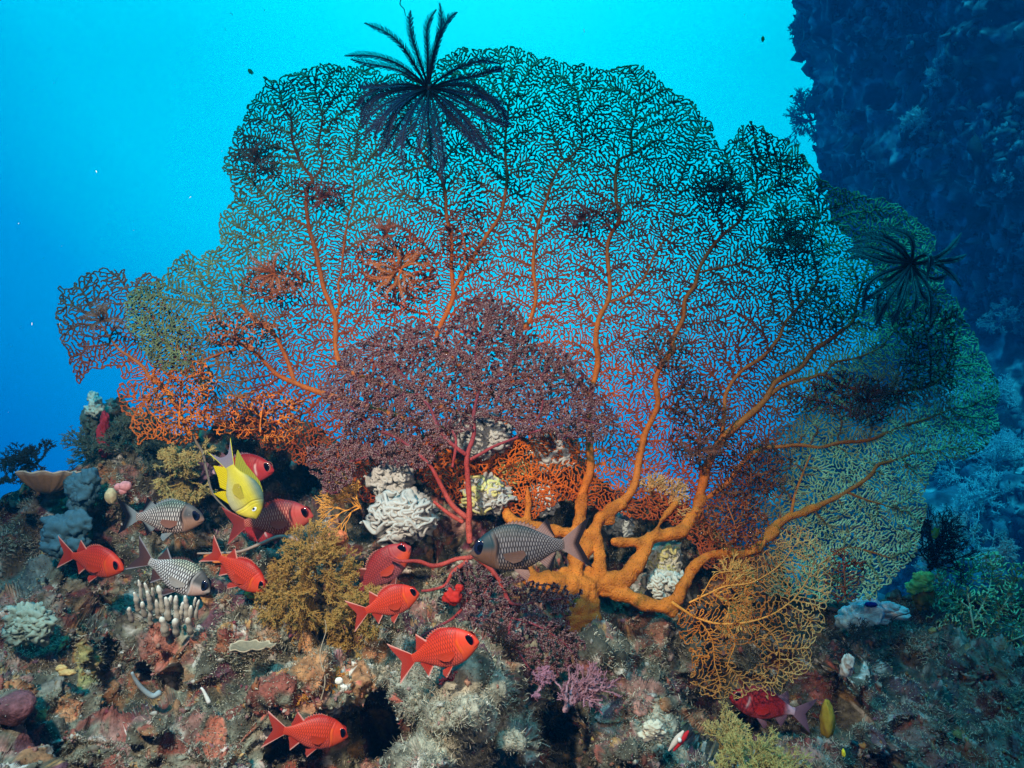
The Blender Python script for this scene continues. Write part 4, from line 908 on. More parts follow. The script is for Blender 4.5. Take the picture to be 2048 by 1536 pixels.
place(make_fish('soldier', SL2), (420,1182), (262,1105), 1.86, 'shiny silver fish half hidden above the white finger sponge', 'fish', 'scaled soldierfish with pale scale rows')
DRK = dict(SLV, hi=(0.20, 0.19, 0.20), hiback=(0.07, 0.08, 0.08), hibelly=(0.24, 0.16, 0.11), gap=(0.010, 0.006, 0.008), body=(0.10, 0.06, 0.05), belly=(.22, .13, .09), head=(0.008, 0.03, 0.04), cheek=(0.10, 0.05, 0.03), fin=(0.36, 0.25, 0.24), fintip=(0.34, 0.17, 0.13), edgew=.30, pec=(0.13, 0.07, 0.05), pectip=(.15, .08, .06), rows=13, cols=34, eyer=1.02)
place(make_fish('soldier', DRK), (942,1105), (1184,1084), 1.58, 'large dark striped fish facing left in front of the orange trunk', 'fish', 'scaled soldierfish with pale scale rows')
SQR = dict(body=(0.38, 0.02, 0.025), belly=(0.40, 0.05, 0.06), back=(0.26, 0.01, 0.015), scdark=.4, fin=(0.42, 0.25, 0.34), fintip=(0.20, 0.10, 0.16), lead=None, iris=(0.02, 0.004, 0.01), rim=(0.5, 0.25, 0.2), pup=.6, tailbase=(0.62, 0.45, 0.55),
           pec=(0.6, 0.02, 0.02), pectip=(0.5, 0.03, 0.03), rows=12, cols=26, opk=(.7, .5, .5))
s0 = make_fish('soldier', SQR); g2 = 'crimson squirrelfish with pale mauve tails'
place(s0, (1462,1398), (1625,1428), 1.92, 'crimson fish facing left with pale mauve tail, under the golden sea fan', 'fish', g2, yaw=-.1)
place(copy_tree(s0), (548,940), (388,942), 2.12, 'crimson fish in the cave behind the yellow fish, head and mauve tail showing', 'fish', g2)
place(copy_tree(s0), (560,1060), (432,1085), 2.14, 'mauve-tailed fish almost hidden below the dark red scaled fish', 'fish', g2)
DAM = dict(body=(0.44, 0.39, 0.02), belly=(0.38, 0.38, 0.22), back=(0.07, 0.13, 0.10), mouth=.25, scdark=.35, rows=20, cols=44, fin=(0.30, 0.28, 0.30), fintip=(0.26, 0.24, 0.34), lead=(0.72, 0.70, 0.0), dors=(0.36, 0.38, 0.03), anal=(0.75, 0.62, 0.0), pec=(0.48, 0.42, 0.05),
           iris=(0.6, 0.7, 0.85), rim=(0.75, 0.68, 0.0), pup=.42, cheek=(0.60, 0.52, 0.06))
dm = make_fish('damsel', DAM)
place(dm, (514,1036), (436,888), 1.72, 'bright yellow damselfish diving head down beside the cave', 'fish', squash=1.12, roll=0)
d2 = copy_tree(dm); place(d2, (1868,1078), (1876,1048), 2.35, 'tiny yellow-green fish over the small black bush at the right', 'fish')
for (u_1, v_1, u_2, v_2, yy, lb) in ((1526,72,1525,86,4.2,'tiny dark fish silhouette high in the blue water, right of the sea fan top'), (1586,190,1578,195,4.6,'tiny faint fish silhouette in the blue beside the cliff edge'), (496,138,508,150,5.0,'faint fish silhouette in open water left of the large feather star')):
    place(copy_tree(dm), (u_1, v_1), (u_2, v_2), yy, lb, 'fish', 'distant fish in open water')

# =================================================================== LETTUCE-LIKE WHITE SPONGES
def frills(cx, cy, ru, rv, Y, n, label, seed, col=(0.38, 0.375, 0.34), hgt=12, tint=None):
    rng = np.random.default_rng(seed); base, nrm, _ = surf(cx, cy)
    Yc = Y; root_l = P(cx, cy, Yc); mb = MB()
    mb.ball(root_l + np.array([0, sz(ru, Y) * .35, 0]), (sz(ru, Y) * .95, sz(ru, Y) * .9, sz(rv, Y) * .95), np.array(col) * .92, 70, 50, .30, 4.5, seed)
    for k in range(n):
        a = rng.uniform(0, 6.283); r = math.sqrt(rng.random()) * .82
        x0, y0 = r * math.cos(a), r * math.sin(a); ang = rng.uniform(0, 3.14); L = rng.uniform(.5, 1.0); m = 46
        t = np.linspace(-.5, .5, m); ph = rng.uniform(0, 6.28); fq = rng.uniform(7, 13); am = rng.uniform(.07, .14)
        bx = t * L; by = am * np.sin(t * fq + ph) + .10 * np.sin(t * 4 + ph)
        X = x0 + bx * math.cos(ang) - by * math.sin(ang); Yq = y0 + bx * math.sin(ang) + by * math.cos(ang)
        rr = np.minimum(np.hypot(X, Yq), 1.0); dep = .55 * np.sqrt(1 - rr ** 2 * .95)
        c0_ = np.stack([X * sz(ru, Y), -dep * sz(ru, Y), -Yq * sz(rv, Y)], -1)
        nr = np.stack([X * .9, -dep - .25, -Yq * .9], -1); nr /= np.linalg.norm(nr, axis=1, keepdims=True)
        tg = np.gradient(c0_, axis=0); tg /= np.linalg.norm(tg, axis=1, keepdims=True) + 1e-9; sd_ = np.cross(tg, nr)
        h = sz(hgt * .72, Y) * rng.uniform(.7, 1.3) * np.sin(np.clip((t + .5) * math.pi, .12, math.pi - .12)) ** .4
        th = sz(3.2, Y)
        rowsV = []; rowsC = []
        for q in (0, .35, .7, 1.0):
            fl = (q ** 2) * sz(5, Y) * np.sin(t * fq * 1.6 + ph * 2)
            cpt = c0_ - nr * sz(4, Y) + nr * (h * q + sz(4, Y) * q)[:, None] + sd_ * fl[:, None]
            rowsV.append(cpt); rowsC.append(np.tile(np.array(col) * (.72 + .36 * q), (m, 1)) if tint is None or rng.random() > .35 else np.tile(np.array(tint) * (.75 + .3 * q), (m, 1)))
        ring = [rv_ + sd_ * th * (1.3 - .5 * j / 3) for j, rv_ in enumerate(rowsV)] + [rv_ - sd_ * th * (1.3 - .5 * j / 3) for j, rv_ in reversed(list(enumerate(rowsV)))]
        V = np.stack(ring, 1) + root_l; C = np.stack(rowsC + rowsC[::-1], 1)
        nn = 8; i = np.arange(m - 1)[:, None] * nn; kx = np.arange(nn)[None]; kx2 = (kx + 1) % nn
        mb.add(V.reshape(-1, 3), np.stack([i + kx, i + kx2, i + nn + kx2, i + nn + kx], -1).reshape(-1, 4), C.reshape(-1, 3))
    o = mb.build('lettuce_sponge', M_SPONGE, origin=root_l); tag(o, label, 'sponge', 'white ruffled lettuce-like sponges'); return o
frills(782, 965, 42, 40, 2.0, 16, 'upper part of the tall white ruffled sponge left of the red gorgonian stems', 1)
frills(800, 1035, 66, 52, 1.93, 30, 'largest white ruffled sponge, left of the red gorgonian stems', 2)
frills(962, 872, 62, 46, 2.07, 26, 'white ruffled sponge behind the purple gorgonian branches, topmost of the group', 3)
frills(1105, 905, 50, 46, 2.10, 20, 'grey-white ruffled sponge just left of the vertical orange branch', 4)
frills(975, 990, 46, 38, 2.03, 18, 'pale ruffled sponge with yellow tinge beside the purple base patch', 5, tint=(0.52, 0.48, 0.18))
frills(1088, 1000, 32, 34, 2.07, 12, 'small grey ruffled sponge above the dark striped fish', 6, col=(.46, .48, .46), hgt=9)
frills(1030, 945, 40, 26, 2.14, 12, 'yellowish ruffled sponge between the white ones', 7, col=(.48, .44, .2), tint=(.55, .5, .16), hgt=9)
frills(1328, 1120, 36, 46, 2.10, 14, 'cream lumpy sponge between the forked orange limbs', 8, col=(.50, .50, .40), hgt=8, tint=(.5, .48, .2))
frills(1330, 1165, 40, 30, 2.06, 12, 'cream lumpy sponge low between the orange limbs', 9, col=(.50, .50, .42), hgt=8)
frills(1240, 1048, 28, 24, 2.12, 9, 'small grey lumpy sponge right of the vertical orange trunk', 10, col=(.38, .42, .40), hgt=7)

# =================================================================== BUSHES, FINGERS AND OTHER GROWTH
def bush(name, c, Y, R, col, label, cat, seed, levels=5, n0=8, r0=2.2, spread=.5, up=(0, -1), tips=None, flat=.5, fan_=3.1, mat_=None, twigs=0, kidr=.72, group=None, nside=5, kids=(2, 3)):
    rng = np.random.default_rng(seed); org = P(c[0], c[1], Y); mb = MB(); A, B, ra, rb, ca, cb = [], [], [], [], [], []
    tips = np.array(tips if tips is not None else col); col = np.array(col, float)
    base = math.atan2(-up[1], up[0])
    def rec(p, az, el, L, r, lv):
        d = np.array([math.cos(az) * math.cos(el), -math.sin(el), math.sin(az) * math.cos(el)])
        e = p + d * L; t0 = lv / levels; t1 = (lv + 1) / levels
        A.append(p); B.append(e); ra.append(r); rb.append(r * .78); ca.append(col * (1 - t0) + tips * t0); cb.append(col * (1 - t1) + tips * t1)
        if lv + 1 < levels:
            for q in range(int(rng.integers(kids[0], kids[1] + 1))):
                rec(e, az + rng.normal(0, spread), el * .8 + rng.normal(0, flat), L * rng.uniform(.7, 1.0) * kidr / .72, max(r * .74, sz(.6, Y)), lv + 1)
    L0 = R / sum((.62 * kidr / .72) ** i for i in range(levels))
    for k in range(n0):
        rec(np.zeros(3) + rng.normal(0, R * .04, 3), base + rng.uniform(-fan_, fan_), rng.uniform(0, .9), L0 * rng.uniform(.6, 1.0), sz(r0, Y), 0)
    A, B = np.array(A), np.array(B)
    mid = (A + B) / 2 + rng.normal(0, 1, A.shape) * (np.linalg.norm(B - A, axis=1, keepdims=True) * .10)
    ra, rb, ca, cb = np.array(ra), np.array(rb), np.array(ca), np.array(cb)
    mb.segs(A, mid, ra, (ra + rb) / 2, ca, (ca + cb) / 2, nside); mb.segs(mid, B, (ra + rb) / 2, rb, (ca + cb) / 2, cb, nside)
    if twigs:
        n = len(A) * twigs; k = rng.integers(0, len(A), n); t = rng.random((n, 1)); a = A[k] * (1 - t) + B[k] * t; d = rng.normal(0, 1, (n, 3)); d /= np.linalg.norm(d, axis=1, keepdims=True)
        L = sz(rng.uniform(2.5, 6, n), Y); mb.segs(a, a + d * L[:, None], sz(.8, Y), sz(.4, Y), cb[k], cb[k] * 1.2, 3)
    o = mb.build(name, mat_ or M_TWIG); o.location = org; tag(o, label, cat, group); return o
m_ = lambda px, Y: sz(px, Y)
bush('soft_coral', (372,955), 2.05, m_(58,2.05), (0.22,0.16,0.05), 'mustard brown bushy coral left of the yellow fish', 'soft coral', 1, levels=6, n0=10, r0=2.4, spread=.55, twigs=5, tips=(0.42,0.33,0.12), up=(0,-1))
bush('hydroid', (630,1150), 1.86, m_(84,1.86), (0.20,0.11,0.03), 'large brown feathery hydroid bush behind the deep red fish, upper clump', 'hydroid', 2, levels=7, n0=12, r0=1.5, spread=.5, twigs=3, tips=(0.34,0.20,0.05), group='brown hydroid bushes')
bush('hydroid', (715,1240), 1.80, m_(55,1.80), (0.18,0.10,0.03), 'brown feathery hydroid bush below the tail of the deep red fish', 'hydroid', 3, levels=7, n0=9, r0=1.4, spread=.5, twigs=3, tips=(0.33,0.20,0.05), group='brown hydroid bushes')
bush('hydroid', (585,1215), 1.84, m_(52,1.84), (0.20,0.12,0.03), 'brown feathery hydroid bush at the left of the hydroid clumps', 'hydroid', 4, levels=7, n0=8, r0=1.4, spread=.5, twigs=3, tips=(0.36,0.22,0.06), group='brown hydroid bushes')
bush('hydroid', (640,1330), 1.62, m_(55,1.62), (0.34,0.13,0.02), 'rusty orange hydroid strand hanging above the bottom red fish', 'hydroid', 5, levels=6, n0=7, r0=1.4, spread=.4, twigs=3, tips=(0.45,0.18,0.03), up=(0,1), fan_=1.2)
bush('hydroid', (70,935), 2.12, m_(42,2.12), (0.02,0.03,0.03), 'dark feathery hydroid standing against the blue at the far left', 'hydroid', 6, levels=5, n0=6, r0=1.3, spread=.35, twigs=5, up=(0,-1), fan_=1.0)
bush('hydroid', (20,965), 2.1, m_(40,2.1), (0.03,0.05,0.04), 'low dark hydroid at the left edge of the photo', 'hydroid', 7, levels=5, n0=5, r0=1.1, spread=.35, twigs=4, up=(0,-1), fan_=1.0)
bush('black_coral', (1862,1140), 2.5, m_(85,2.5), (0.004,0.006,0.012), 'small black branching coral above the bright green sponge', 'black coral', 8, levels=6, n0=6, r0=2.6, spread=.5, twigs=2, up=(.25,-1), fan_=.9)
bush('soft_coral', (1912,1120), 2.9, m_(70,2.9), (0.5,0.5,0.5), 'pale blue-lit soft coral behind the black coral', 'soft coral', 9, levels=6, n0=8, r0=3, spread=.55, twigs=5, up=(0,-1), fan_=1.4)
bush('seaweed', (1440,1500), 1.60, m_(52,1.6), (0.28,0.20,0.06), 'tan lacy seaweed below the crimson fish', 'seaweed', 10, levels=6, n0=7, r0=1.7, spread=.45, twigs=2, tips=(0.46,0.36,0.13), up=(.2,-1), fan_=1.1, group='lacy seaweeds at the bottom edge')
bush('seaweed', (1500,1565), 1.48, m_(78,1.48), (0.26,0.22,0.06), 'broad olive-yellow lacy seaweed at the bottom edge', 'seaweed', 11, levels=6, n0=14, r0=3.0, spread=.5, twigs=5, tips=(0.42,0.36,0.12), up=(0,-1), fan_=1.5, group='lacy seaweeds at the bottom edge')
bush('soft_coral', (1130,1420), 1.62, m_(70,1.62), (0.36,0.22,0.25), 'pale mauve tree-like soft coral in the dark crevice', 'soft coral', 12, levels=6, n0=6, r0=5.0, spread=.42, twigs=6, tips=(0.28,0.13,0.16), up=(.1,-1), fan_=.75, kids=(1,3), mat_=M_TWIG)
bush('soft_coral', (1078,1380), 1.66, m_(30,1.66), (0.32,0.2,0.24), 'little mauve soft coral left of the tree-like one', 'soft coral', 13, levels=5, n0=4, r0=3, spread=.4, twigs=6, tips=(0.34,0.16,0.22), up=(.1,-1), fan_=.6)
bush('gorgonian', (1690,1300), 2.1, m_(55,2.1), (0.02,0.03,0.03), 'thin dark gorgonian beside the white lump at the right', 'gorgonian', 14, levels=6, n0=4, r0=1.4, spread=.4, twigs=1, up=(-.1,-1), fan_=.7)
bush('gorgonian', (1310,1020), 2.10, m_(52,2.1), (0.62,0.26,0.06), 'little orange twiggy gorgonian between the two orange limbs', 'gorgonian', 15, levels=6, n0=5, r0=2.2, spread=.5, tips=(0.62,0.36,0.12), up=(-.1,-1), fan_=1.2, flat=.15)
bush('gorgonian', (1400,1075), 2.08, m_(40,2.08), (0.55,0.16,0.04), 'little red-orange twiggy gorgonian right of the forked limb', 'gorgonian', 16, levels=5, n0=5, r0=2.0, spread=.5, tips=(0.62,0.40,0.16), up=(.4,-1), fan_=1.6, flat=.15)
bush('gorgonian', (720,1015), 1.98, m_(62,1.98), (0.68,0.30,0.05), 'orange twiggy gorgonian edge reaching left of the white sponge', 'gorgonian', 17, levels=6, n0=6, r0=1.8, spread=.42, tips=(0.72,0.38,0.08), up=(-.9,-.5), fan_=1.0, flat=.12)
bush('gorgonian', (1430,1190), 1.92, m_(60,1.92), (0.66,0.27,0.05), 'orange twiggy offshoot above the hollow by the golden fan', 'gorgonian', 18, levels=6, n0=6, r0=2.4, spread=.45, tips=(0.62,0.36,0.10), up=(.9,-.3), fan_=.9, flat=.12)
bush('seaweed', (250,905), 2.22, m_(70,2.22), (0.04,0.07,0.05), 'dark green feathery seaweed on the left shoulder of the reef', 'seaweed', 19, levels=6, n0=10, r0=1.4, spread=.5, twigs=3, tips=(0.10,0.15,0.11), up=(-.2,-1), fan_=1.5)
bush('seaweed', (500,870), 2.2, m_(48,2.2), (0.07,0.08,0.03), 'dark olive seaweed on the ledge under the giant fan', 'seaweed', 20, levels=5, n0=8, r0=1.2, spread=.5, twigs=3, up=(0,-1), fan_=1.4)
bush('seaweed', (985,1290), 1.75, m_(40,1.75), (0.02,0.012,0.008), 'blackish twiggy seaweed right of the largest plain red fish', 'seaweed', 21, levels=5, n0=8, r0=1.8, spread=.6, up=(0,-1), fan_=2)
bush('brittle_star', (905,1360), 1.36, m_(22,1.36), (0.10,0.01,0.02), 'tiny dark red branching creature on the fuzzy pale mound', 'brittle star', 22, levels=3, n0=5, r0=1.6, spread=.5, up=(-.6,-.6), fan_=1.2, flat=.2)

# --- finger sponge cluster
fb = MB(); rng = np.random.default_rng(4)
base_l = P(325, 1250, 1.68); root = empty('finger_sponge', base_l); tag(root, 'cluster of white finger sponges on the reef under the silver fish', 'sponge'); 
for (tx, ty, bx, by, r) in [(277,1160,282,1200,5),(289,1166,298,1200,5),(304,1176,306,1195,4.5),(294,1183,300,1212,6),(316,1172,324,1215,6.5),(331,1195,336,1230,7),(342,1192,334,1232,8),(268,1185,274,1212,6),(299,1214,300,1240,6),(352,1192,354,1236,6.5),(366,1205,360,1240,7),
                            (370,1192,374,1230,6.5),(382,1212,378,1245,7),(391,1195,386,1225,4.5),(398,1200,392,1232,4.5),(284,1205,288,1225,7),(322,1235,330,1262,9),(258,1215,262,1235,6),(375,1235,380,1258,8),(350,1238,352,1262,8),(312,1200,316,1226,6)]:
    q = spline([(tx, ty), ((tx + bx) / 2 + rng.uniform(-2, 2), (ty + by) / 2), (bx, by), (bx + 2, by + 8)], 3.0)
    Yq = 1.66 + rng.uniform(-.02, .02) + np.linspace(0, .03, len(q)); s_ = np.linspace(0, 1, len(q))
    r_ = r * .60 * (0.55 + .45 * sstep(0, .12, s_)) * (1 + .34 * vnoise(np.c_[q / 3.5, np.zeros(len(q)) + tx], 3)) * (1 + .35 * s_)
    fm = MB().tube(P(q[:, 0], q[:, 1], Yq), r_ * 1.66 / F, mix((0.60, 0.60, 0.52), (0.34, 0.31, 0.24), s_), 10); fm.build('finger', M_SPONGE, root, origin=base_l)

# --- plate coral at the left
pm = MB(); th = np.linspace(0, 2 * math.pi, 90, endpoint=False)[None]; rr = np.linspace(0, 1, 24)[:, None]; rad = 1 + .10 * np.sin(th * 3 + 1) + .05 * np.sin(th * 8) + .03 * np.sin(th * 17)
def plate(cx, cy, Y, ru, tilt, hgt, col, rim, label, name='plate_coral', cat='plate coral', th_=2.2):
    X = ru * rr * rad * np.cos(th); D = ru * .75 * rr * rad * np.sin(th); Z = hgt * (rr ** 2 + 0 * th) + 2.0 * np.sin(th * 9) * rr ** 4 + .22 * D * tilt
    V = np.stack([X, D, Z], -1) * Y / F + P(cx, cy, Y); C = mix(col, rim, sstep(.90, .98, rr + 0 * th) * .9)
    i = np.arange(23)[:, None] * 90; k = np.arange(90)[None]; k2 = (k + 1) % 90; f = np.stack([i + k, i + k2, i + 90 + k2, i + 90 + k], -1).reshape(-1, 4)
    m = MB().add(V.reshape(-1, 3), f[:, ::-1], C.reshape(-1, 3)); V2 = V - np.array([0, 0, th_ * Y / F]) ; m.add(V2.reshape(-1, 3), f, C.reshape(-1, 3) * .8)
    k = np.arange(90); k2 = (k + 1) % 90; e = np.concatenate([V[-1], V2[-1]]); m.add(e, np.stack([k, k2, k2 + 90, k + 90], -1), np.tile(rim, (180, 1)))
    o = m.build(name, M_SPONGE, origin=P(cx, cy, Y)); tag(o, label, cat)
plate(95, 985, 2.02, 56, -.6, 42, (0.30,0.19,0.10), (0.50,0.45,0.35), 'brown bowl-shaped plate coral with pale rim at the far left')
plate(500, 1300, 1.62, 44, -.4, 10, (0.20,0.17,0.11), (0.45,0.38,0.26), 'low tan shelf coral with pale edge left of the brown hydroids', 'plate_coral')
#plate(1990, 1345, 2.15, 90, -.5, 8, (0.03,0.03,0.03), (0.12,0.13,0.12), 'wide thin dark shelf coral under the pale green fan')

# --- lumps, sponges and small ball creatures
def lump(name, u, v, Y, ru, rv, col, label, cat, seed, amp=.35, n=1, m=M_SPONGE, grp=None, fr=2.4, cv=.2):
    rng = np.random.default_rng(seed); b = MB(); o0 = P(u, v, Y)
    for k in range(n):
        du, dv = (0, 0) if k == 0 else (rng.uniform(-.8, .8) * ru, rng.uniform(-.8, .8) * rv); s_ = 1 if n == 1 else rng.uniform(.4, .75)
        b.ball(P(u + du, v + dv, Y - rng.uniform(0, .02)), np.array([ru, (ru + rv) / 2 * .8, rv]) * s_ * Y / F, np.array(col), 26, 18, amp, fr, seed + k, cvar=cv)
    o = b.build(name, m, origin=o0); tag(o, label, cat, grp); return o
lump('sponge', 662, 1078, 1.93, 28, 22, (0.60,0.17,0.07), 'round orange encrusting sponge right of the dark red scaled fish', 'sponge', 1, n=4)
lump('sea_squirt', 905, 1195, 1.80, 18, 16, (0.42,0.02,0.012), 'red sea squirt left of the lower purple gorgonian', 'sea squirt', 2, amp=.35, m=M_SPONGE)
lump('sea_squirt', 918, 1176, 1.80, 9, 7, (0.42,0.02,0.012), 'smaller red blob just above the larger red sea squirt', 'sea squirt', 3, amp=.3, m=M_SPONGE)
lump('sponge', 1712, 1232, 2.25, 34, 28, (0.62,0.92,0.88), 'bright cyan-white lumpy sponge at the foot of the giant fan, right side', 'sponge', 4, n=9)
lump('sponge', 1770, 1228, 2.32, 34, 16, (0.6,0.62,0.6), 'long pale sponge right of the brightest lumpy one', 'sponge', 44, n=9)
lump('sponge', 1838, 1165, 2.40, 24, 16, (0.28,0.80,0.22), 'vivid green lumpy sponge left of the pale green fan', 'sponge', 5, n=8)
lump('sponge', 1845, 1200, 2.42, 22, 30, (0.16,0.13,0.03), 'brown stalk-like sponge below the vivid green one', 'sponge', 6, n=3)
lump('nudibranch', 1742, 1209, 2.22, 13, 5, (0.01,0.01,0.22), 'small dark blue slug-like creature on the ridge', 'sea slug', 7, amp=.1)
lump('rock', 1698, 1322, 1.82, 17, 26, (0.48,0.48,0.42), 'pale grey-white lump on the dark red patch at the right', 'rock', 8, n=2)
lump('sponge', 1655, 1440, 1.70, 13, 34, (0.30,0.20,0.02), 'upright mustard yellow tube sponge right of the crimson fish', 'sponge', 9, amp=.2)
lump('sea_squirt', 1687, 1506, 1.55, 3.5, 8, (0.75,0.6,0.03), 'tiny bright yellow sea squirt near the bottom right', 'sea squirt', 10, amp=.15)
lump('sea_squirt', 678, 1362, 1.50, 8, 7.5, (0.66,0.64,0.54), 'round cream ball on the reef above the bottom red fish', 'sea squirt', 11, amp=.06, m=M_SPONGE)
lump('sponge', 246, 982, 2.02, 17, 15, (0.62,0.26,0.26), 'pair of pink balls above the grey striped fish', 'sponge', 12, amp=.08, n=3)
lump('sponge', 222, 992, 2.04, 11, 16, (0.50,0.42,0.24), 'tan tube sponge beside the pink balls', 'sponge', 13, amp=.1)
lump('sponge', 205, 870, 2.2, 12, 34, (0.35,0.03,0.05), 'dark red finger sponge at the left crest', 'sponge', 14, n=5)
lump('sponge', 190, 808, 2.22, 15, 18, (0.45,0.60,0.5), 'pale teal knobbly sponge topping the left crest', 'sponge', 15, n=8, amp=.5)
lump('sponge', 182, 845, 2.25, 16, 26, (0.08,0.12,0.10), 'dark knobbly sponge under the pale teal one', 'sponge', 16, n=8, amp=.5)
lump('soft_coral', 165, 985, 2.02, 28, 36, (0.045,0.12,0.16), 'blue-grey woolly soft coral mound, upper', 'soft coral', 17, n=14, amp=.4, grp='blue-grey woolly soft corals')
lump('soft_coral', 128, 1075, 1.98, 36, 34, (0.045,0.12,0.16), 'blue-grey woolly soft coral mound, lower, above the leftmost red fish', 'soft coral', 18, n=16, amp=.4, grp='blue-grey woolly soft corals')
lump('sponge', 130, 1345, 1.60, 22, 12, (0.52,0.36,0.14), 'tan and orange rounded sponge over the blue-black hollow', 'sponge', 19, n=3, amp=.2)
lump('sponge', 60, 1250, 1.66, 30, 26, (0.20,0.27,0.22), 'teal-lit mottled sponge mound near the left edge', 'sponge', 20, n=30, amp=.9, cv=.5)
lump('sponge', 1305, 1465, 1.50, 20, 16, (0.5,0.48,0.36), 'pale crusty coral knob left of the small red clam', 'coral', 21, n=8, amp=.5)
lump('sponge', 455, 1120, 1.98, 34, 12, (0.50,0.14,0.03), 'flat rust-orange sponge behind the diving orange-red fish', 'sponge', 23, n=7, amp=.4)
lump('sponge', 505, 1188, 1.92, 26, 16, (0.46,0.20,0.04), 'amber sponge in the hollow right of the diving orange-red fish', 'sponge', 24, n=5, amp=.3)
lump('sponge', 778, 1158, 1.92, 18, 14, (0.58,0.18,0.08), 'small orange sponge above the deep red fish', 'sponge', 25, n=4, amp=.3)
# clam
cb_ = MB()
for sg in (-1, 1):
    q = spline([(1372, 1462, 2), (1362, 1475, 6), (1352, 1488, 5), (1342, 1502, 1.5)], 2.0); q[:, 0] += sg * 5
    cb_.tube(P(q[:, 0], q[:, 1], 1.46), q[:, 2] * 1.46 / F, (0.45, 0.015, 0.02) if sg > 0 else (0.6, 0.5, 0.4), 10)
tag(cb_.build('clam', M_SPONGE), 'small red clam with a pale lip, set in the crusty knob at the bottom', 'clam')
tag(MB().ball(P(1359, 1480, 1.448), sz(4.5, 1.45), (0.7, 0.68, 0.6), 14, 10, .1, 2, 3).build('sea_squirt', M_SPONGE), 'tiny white ring-shaped sea squirt on the red clam', 'sea squirt')
# worms, whips and threads
def whip(name, pts, Y, r, col, label, cat, Y1=None):
    q = spline(pts, 3.0); t = np.linspace(0, 1, len(q)); Yq = Y + (Y1 - Y if Y1 else 0) * t
    o = MB().tube(P(q[:, 0], q[:, 1], Yq), r * (1 - .55 * t) * Yq / F, col, 8).build(name, M_SPONGE); tag(o, label, cat)
whip('sea_whip', [(798,-60),(803,-10),(800,8),(808,18),(811,32)], 2.0, 1.6, (0.05,0.04,0.03), 'thin dark whip entering from the top edge to the black feather star', 'sea whip')
whip('tube_worm', [(320,1385),(305,1392),(285,1378),(270,1358),(264,1345)], 1.56, 6, (0.26,0.33,0.34), 'curved pale blue-white tube on the reef at lower left', 'tube worm', 1.52)
whip('tube_worm', [(418,1405),(412,1392),(406,1380),(402,1376)], 1.55, 4.5, (0.62,0.62,0.56), 'short white tube right of the curved blue-white tube', 'tube worm')
whip('sea_whip', [(384,872),(405,905),(412,935),(425,985),(450,1015),(475,1035)], 2.02, 3.0, (0.16,0.13,0.10), 'grey-brown bare stem running down behind the yellow fish', 'sea whip', 1.98)
whip('sea_whip', [(598,1080),(560,1073),(520,1088),(480,1103),(440,1106),(395,1107)], 1.90, 4.2, (0.28,0.20,0.16), 'pale brown creeping stem under the dark red scaled fish', 'sea whip', 1.88)
whip('sea_whip', [(1822,1208),(1820,1225),(1790,1235),(1780,1260),(1785,1285)], 2.2, 1.5, (0.02,0.02,0.02), 'thin black curling stem on the dim ledge at the right', 'sea whip')
whip('feather_hydroid', [(642,1400),(650,1360),(640,1310),(652,1262),(650,1240)], 1.56, 1.4, (0.40,0.34,0.24), 'thin pale feathery stem in front of the brown hydroids', 'hydroid')
for k, (tu, tv, ln) in enumerate([(1010,1070,0)]): pass

# --- cliff growth: clumps and fronds that catch the light
def cliffpt(u, v):
    a = np.hypot(1024 + cl[..., 0] / cl[..., 1] * F - u, 768 - (cl[..., 2] - CAMZ) / cl[..., 1] * F - v); i_, j_ = np.unravel_index(np.argmin(a), a.shape); return cl[i_, j_]
for k, (u1, v1, R1, br) in enumerate([(1625,240,34,.30),(1615,60,26,.3),(1720,310,30,.5),(1900,150,26,.5),(1760,640,40,.55),(1950,800,50,.6),(1905,930,48,.75),(1960,1010,44,.75),(2010,640,30,.4),(1840,260,24,.5),(1990,930,40,.7),(1930,1050,40,.6),(1700,250,20,.5),(2020,370,22,.55)]):
    pt = cliffpt(u1, v1); o = bush('soft_coral', (u1, v1), float(pt[1]) - .05, sz(R1 * 1.3, pt[1]), (br * .9,) * 3, '', '', 60 + k, levels=5, n0=9, r0=1.8, spread=.55, twigs=3, up=(-.3, -1), fan_=2.0, tips=(min(.9, br * 1.5),) * 3)
    lab = ['bushy coral jutting from the cliff edge against the blue','small bushy coral at the very top of the cliff edge','feathery coral on the blue cliff right of the sea fan notch','small pale coral tuft high on the dark cliff','feathery coral on the cliff just above the right feather star level','blue-lit feathery coral on the cliff right of the giant fan',
           'brightest blue coral clump beside the lower right rim of the giant fan','blue coral clump below the brightest clump on the cliff','dim coral tuft at the far right of the cliff, mid height','small coral tuft on the upper cliff','blue coral clump at the right edge below the giant fan tip','blue coral clump above the black coral','tiny coral tuft near the cliff edge','pale round coral tuft at the upper far right of the cliff'][k]
    tag(o, lab, 'soft coral', 'corals growing on the blue cliff')

rng = np.random.default_rng(31); n = 34000; ai = rng.integers(60, ns_ - 2, n); bi = rng.integers(40, nt_ - 60, n)
pc_ = cl[ai, bi] + Nc[ai, bi] * .03; kp = (fbm(pc_ * .5, 3, 44) > rng.uniform(-.5, .7, n)) & (pc_[:, 1] > 7.5); pc_ = pc_[kp]; n = len(pc_)
th = np.linspace(0, math.pi, 5)[:, None]; ph = np.linspace(0, 2 * math.pi, 6, endpoint=False)[None]
D = np.stack([np.sin(th) * np.cos(ph), np.sin(th) * np.sin(ph), np.cos(th) + 0 * ph], -1).reshape(-1, 3)
Rk = np.minimum(rng.gamma(1.4, .014, n) + .012, .10) * pc_[:, 1] / 7; V = D[None] * rng.uniform(.5, 1.5, (n, 1, 3)) * Rk[:, None, None] * (1 + .45 * rng.normal(0, 1, (n, 30, 1))) + pc_[:, None]
